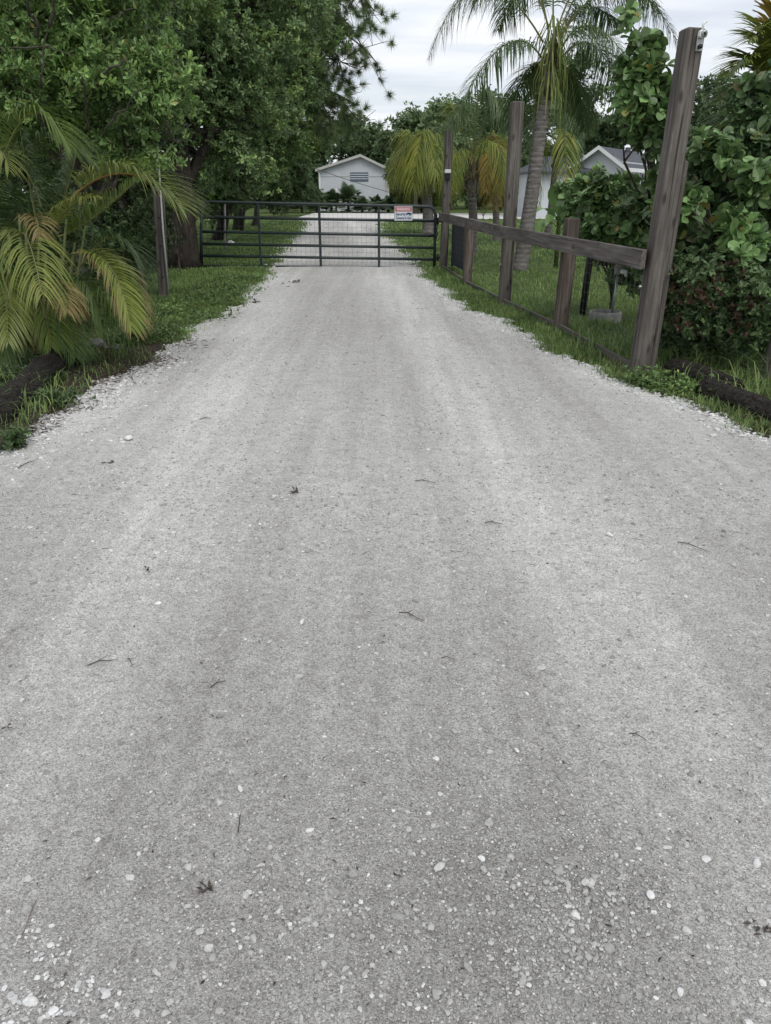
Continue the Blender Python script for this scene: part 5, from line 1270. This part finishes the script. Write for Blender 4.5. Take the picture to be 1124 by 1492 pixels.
# dry hanging leaves in the clump
mb = MB()
for k in range(110):
    a = np.array(P(random.uniform(-10, 120), random.uniform(400, 500), random.uniform(7.2, 8.0))); l = random.uniform(.2, .5)
    p = a[None]; V, F = place(tmpl('diamond'), p, np.array([[random.uniform(-.4, .4), random.uniform(-.3, .3), -1]]), RNG.normal(0, 1, (1, 3)), np.array([l]), np.array([.022])); mb.addnp(V, F)
mb.build('dead_leaves', L_ARECAB, ar)
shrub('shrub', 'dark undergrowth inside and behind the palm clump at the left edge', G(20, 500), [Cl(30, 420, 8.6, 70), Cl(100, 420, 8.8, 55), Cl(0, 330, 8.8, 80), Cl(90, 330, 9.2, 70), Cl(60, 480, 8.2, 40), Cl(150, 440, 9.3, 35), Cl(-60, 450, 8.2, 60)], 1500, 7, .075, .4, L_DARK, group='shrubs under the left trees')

# ---- right: broad leaved shrubs
CK = dict(kind='obov', beta=62, hollow=.75, along=.09)
H1 = [Cl(1000, 310, 7.6, 40), Cl(1040, 250, 7.7, 48), Cl(1090, 290, 7.4, 55), Cl(1110, 200, 7.6, 55), Cl(1060, 340, 7.2, 45), Cl(1130, 380, 7.0, 55), Cl(1010, 370, 7.3, 34), Cl(1090, 400, 7.2, 50), Cl(1160, 260, 7.4, 80), Cl(1100, 140, 8.2, 34), Cl(1150, 130, 8, 50), Cl(1000, 250, 8.2, 30), Cl(1140, 470, 7.0, 40)]
shrub('clusia_shrub', 'large dark hedge shrub with broad paddle leaves right of the tallest post', G(1080, 520), H1, 1250, 8, .105, .68, L_CLUSIAD, group='broad leaved shrubs on the right', r0=.04, **CK)
H2 = [Cl(1075, 335, 6.75, 26, 1.1), Cl(1090, 360, 6.7, 24), Cl(1000, 315, 7.0, 18), Cl(1010, 290, 7.1, 18), Cl(1060, 230, 7.2, 22), Cl(1100, 260, 7.0, 26), Cl(1040, 215, 7.4, 20)]
shrub('clusia_shrub', 'fresh light green shoots standing out of the hedge right of the tallest post', G(1085, 530), H2, 120, 9, .12, .66, L_CLUSIA, group='broad leaved shrubs on the right', r0=.022, **CK)
H3 = [Cl(928, 62, 8.6, 15, 1.4), Cl(940, 120, 8.6, 36), Cl(915, 110, 8.6, 26), Cl(945, 165, 8.7, 34), Cl(925, 150, 8.6, 30), Cl(958, 205, 8.8, 22), Cl(945, 195, 8.8, 16), Cl(960, 130, 8.7, 18), Cl(960, 255, 8.9, 16), Cl(915, 25, 8.6, 8, 1.5), Cl(948, 65, 8.6, 14, 1.4), Cl(958, 300, 9, 14)]
shrub('clusia_shrub', 'tall narrow shrub of round leaves rising left of the tallest post into the sky', G(948, 470), H3, 235, 8, .115, .74, L_CLUSIA, group='broad leaved shrubs on the right', r0=.04, **CK)
H4 = [Cl(905, 290, 9.8, 30), Cl(870, 290, 9.9, 30), Cl(920, 320, 9.5, 34), Cl(880, 325, 9.8, 36), Cl(845, 300, 10.2, 26), Cl(850, 330, 10, 26), Cl(915, 348, 9.4, 26), Cl(938, 300, 9.3, 20), Cl(832, 280, 10.4, 18), Cl(868, 256, 10, 13, 1.2), Cl(918, 270, 9.8, 12, 1.2), Cl(848, 268, 10.1, 15), Cl(896, 262, 9.9, 12, 1.1), Cl(884, 275, 9.7, 18)]
shrub('clusia_shrub', 'rounded bright shrub with paddle leaves above the fence rail left of the tallest post', G(890, 455), H4, 400, 8, .108, .70, L_CLUSIA, group='broad leaved shrubs on the right', r0=.035, **CK)
H6 = [Cl(905, 395, 10.3, 22), Cl(930, 405, 10.0, 24), Cl(945, 380, 9.6, 24), Cl(960, 420, 8.6, 24), Cl(880, 370, 10.6, 18)]
shrub('clusia_shrub', 'dark shrub under the fence rail behind the spigot', G(960, 430), H6, 190, 8, .10, .66, L_CLUSIAD, group='broad leaved shrubs on the right', r0=.012, **CK)

# vine with rusty bud heads in front of the hedge
vb = G(1030, 530)
VC = [Cl(985, 400, 6.9, 34), Cl(1030, 400, 6.7, 40), Cl(1080, 420, 6.6, 42), Cl(985, 455, 6.9, 34), Cl(1035, 460, 6.75, 40), Cl(1090, 470, 6.7, 36), Cl(970, 430, 6.9, 26), Cl(1010, 500, 7.1, 26), Cl(1060, 500, 7.0, 30), Cl(1120, 440, 6.5, 34), Cl(1110, 500, 6.9, 26), Cl(975, 490, 7.2, 20)]
vine = shrub('flowering_bush', 'tangled bush with rust red bud heads spilling around the foot of the hedge', vb, VC, 1500, 6, .055, .5, L_VINE, group=None, r0=.022, hollow=.6)
hp, ha = shoots([Cl(985, 402, 6.85, 26), Cl(1010, 430, 6.6, 24), Cl(1060, 400, 6.5, 22), Cl(1000, 470, 6.7, 20), Cl(1030, 425, 6.5, 26), Cl(1090, 450, 6.45, 24), Cl(970, 470, 6.85, 14), Cl(1075, 480, 6.5, 14)], 105, .3)
V, F = rosettes(hp, ha, 26, .032, .38, 50, 'diamond', .5, .03); npmesh('bud_heads', V, [(F, 0)], L_RED, vine, smooth=False)

# broad banana-like plant and the right hand palm
bp = empty('banana_plant', Vector((P(815, 330, 17).x, 17, 0)), 'plant with a few large pale leaf blades left of the bright paddle leaved shrub', 'plant')
mb = MB()
mb.tube([bp.location, P(815, 320, 17), P(816, 290, 17)], [.05, .045, .03], 8); mb.build('stem', M_STEM, bp, smooth=True)
for a, m_, b_ in (((816, 320), (805, 290), (812, 265)), ((816, 320), (825, 300), (845, 290)), ((815, 325), (795, 305), (780, 310)), ((816, 318), (818, 285), (828, 262)), ((816, 330), (835, 318), (855, 330)), ((812, 330), (790, 325), (782, 345)), ((815, 325), (805, 315), (795, 330))):
    t = via(a, m_, b_); pts = bez(P(*t[0], 17), P(*t[1], 16.7), P(*t[2], 16.4), 9); mb = MB(); w = np.array([.02, .05, .12, .19, .22, .21, .17, .1, .01])
    V = np.stack([pts + np.array([1, .2, .1]) * w[:, None] * .6, pts, pts + np.array([-.8, -.3, .35]) * w[:, None] * .6], 1).reshape(-1, 3)
    mb.add(V, [(3 * i + k, 3 * i + k + 1, 3 * i + k + 4, 3 * i + k + 3) for i in range(8) for k in range(2)]); mb.build('leaf', L_CLUSIA, bp, smooth=True)
rp = empty('areca_palm', Vector((P(1130, 500, 9.2).x, 9.2, 0)), 'yellow tipped palm fronds rising above the hedge at the upper right corner', 'palm')
mb = MB(); mb.tube([rp.location, P(1135, 250, 9.2)], [.05, .035], 8); mb.build('cane', M_STEM, rp, smooth=True)
for a, m_, b_, lf in (((1135, 200), (1110, 90), (1060, 110), L_ARECA), ((1135, 190), (1120, 70), (1090, 60), L_ARECAY), ((1138, 180), (1130, 60), (1130, 10), L_QUEENB), ((1135, 210), (1100, 140), (1045, 150), L_ARECAD), ((1135, 220), (1090, 165), (1060, 180), L_ARECA), ((1140, 200), (1160, 80), (1200, 90), L_ARECA), ((1135, 215), (1095, 190), (1050, 215), L_ARECAY), ((1132, 185), (1105, 95), (1078, 95), L_ARECAY), ((1134, 180), (1118, 60), (1108, 40), L_QUEENY), ((1130, 200), (1095, 120), (1062, 140), L_ARECAL), ((1136, 200), (1112, 130), (1085, 165), L_ARECAY)):
    t = via(a, m_, b_); frond('frond', P(*t[0], 9.2), P(*t[1], 9.0), P(*t[2], 8.8), rp, lf, M_RACHIS, .42, .026, 40, .3, .4, .2, .012)

# ================================================================== LIGHT, SKY, CAMERA
SUN_EL, SUN_AZ = R(52), R(155)          # azimuth from +Y toward +X
w = bpy.data.worlds.new('World'); scene.world = w; w.use_nodes = True
nt = w.node_tree; bg = nt.nodes['Background']; bg.inputs['Strength'].default_value = .1
sky = nt.nodes.new('ShaderNodeTexSky'); sky.sky_type = 'NISHITA'; sky.sun_disc = False
sky.sun_elevation = SUN_EL; sky.sun_rotation = SUN_AZ; sky.dust_density = 2.0
tc = nt.nodes.new('ShaderNodeTexCoord'); sx_ = nt.nodes.new('ShaderNodeSeparateXYZ'); nt.links.new(tc.outputs['Generated'], sx_.inputs[0])
den = math_n(nt, 'ADD', math_n(nt, 'MAXIMUM', sx_.outputs[2], 0.0), .10)
cmb = nt.nodes.new('ShaderNodeCombineXYZ')
nt.links.new(math_n(nt, 'DIVIDE', sx_.outputs[0], den), cmb.inputs[0]); nt.links.new(math_n(nt, 'DIVIDE', sx_.outputs[1], den), cmb.inputs[1])
mp = nt.nodes.new('ShaderNodeMapping'); mp.inputs['Scale'].default_value = (.55, 1.3, 1); nt.links.new(cmb.outputs[0], mp.inputs[0])
n1 = noise(nt, mp.outputs[0], .9, 6, .55, .6)
cover = ramp(nt, n1, [(.30, (.62,) * 3), (.52, (.97,) * 3)])
n2 = noise(nt, mp.outputs[0], 1.7, 5, .5, .3)
cloud = ramp(nt, n2, [(.30, (.66, .71, .79)), (.5, (.82, .85, .90)), (.7, (.93, .945, .97))])
sc10 = nt.nodes.new('ShaderNodeVectorMath'); sc10.operation = 'SCALE'; sc10.inputs['Scale'].default_value = 9.0; nt.links.new(cloud, sc10.inputs[0])
nt.links.new(mix(nt, cover, sky.outputs[0], sc10.outputs[0]), bg.inputs['Color'])
sd = bpy.data.lights.new('sun', 'SUN'); sd.energy = 1.3; sd.angle = R(28); sd.color = (1, .96, .9)
so = bpy.data.objects.new('sun', sd); COL.objects.link(so)
sdir = Vector((math.sin(SUN_AZ) * math.cos(SUN_EL), math.cos(SUN_AZ) * math.cos(SUN_EL), math.sin(SUN_EL)))
so.rotation_euler = (-sdir).to_track_quat('-Z', 'Y').to_euler(); so.location = (0, 0, 30)

cd = bpy.data.cameras.new('camera'); co = bpy.data.objects.new('camera', cd); COL.objects.link(co)
co.location = (0, 0, HCAM); co.rotation_euler = (math.pi / 2 - PITCH, 0, 0)
cd.sensor_fit = 'VERTICAL'; cd.sensor_height = 24; cd.lens = 24 * FPX / 1492; cd.clip_end = 3000; cd.clip_start = .05
scene.camera = co
scene.cycles.diffuse_bounces = 7; scene.cycles.transmission_bounces = 8
scene.view_settings.view_transform = 'Standard'; scene.view_settings.look = 'None'
scene.view_settings.exposure = 0.35; scene.view_settings.gamma = 1
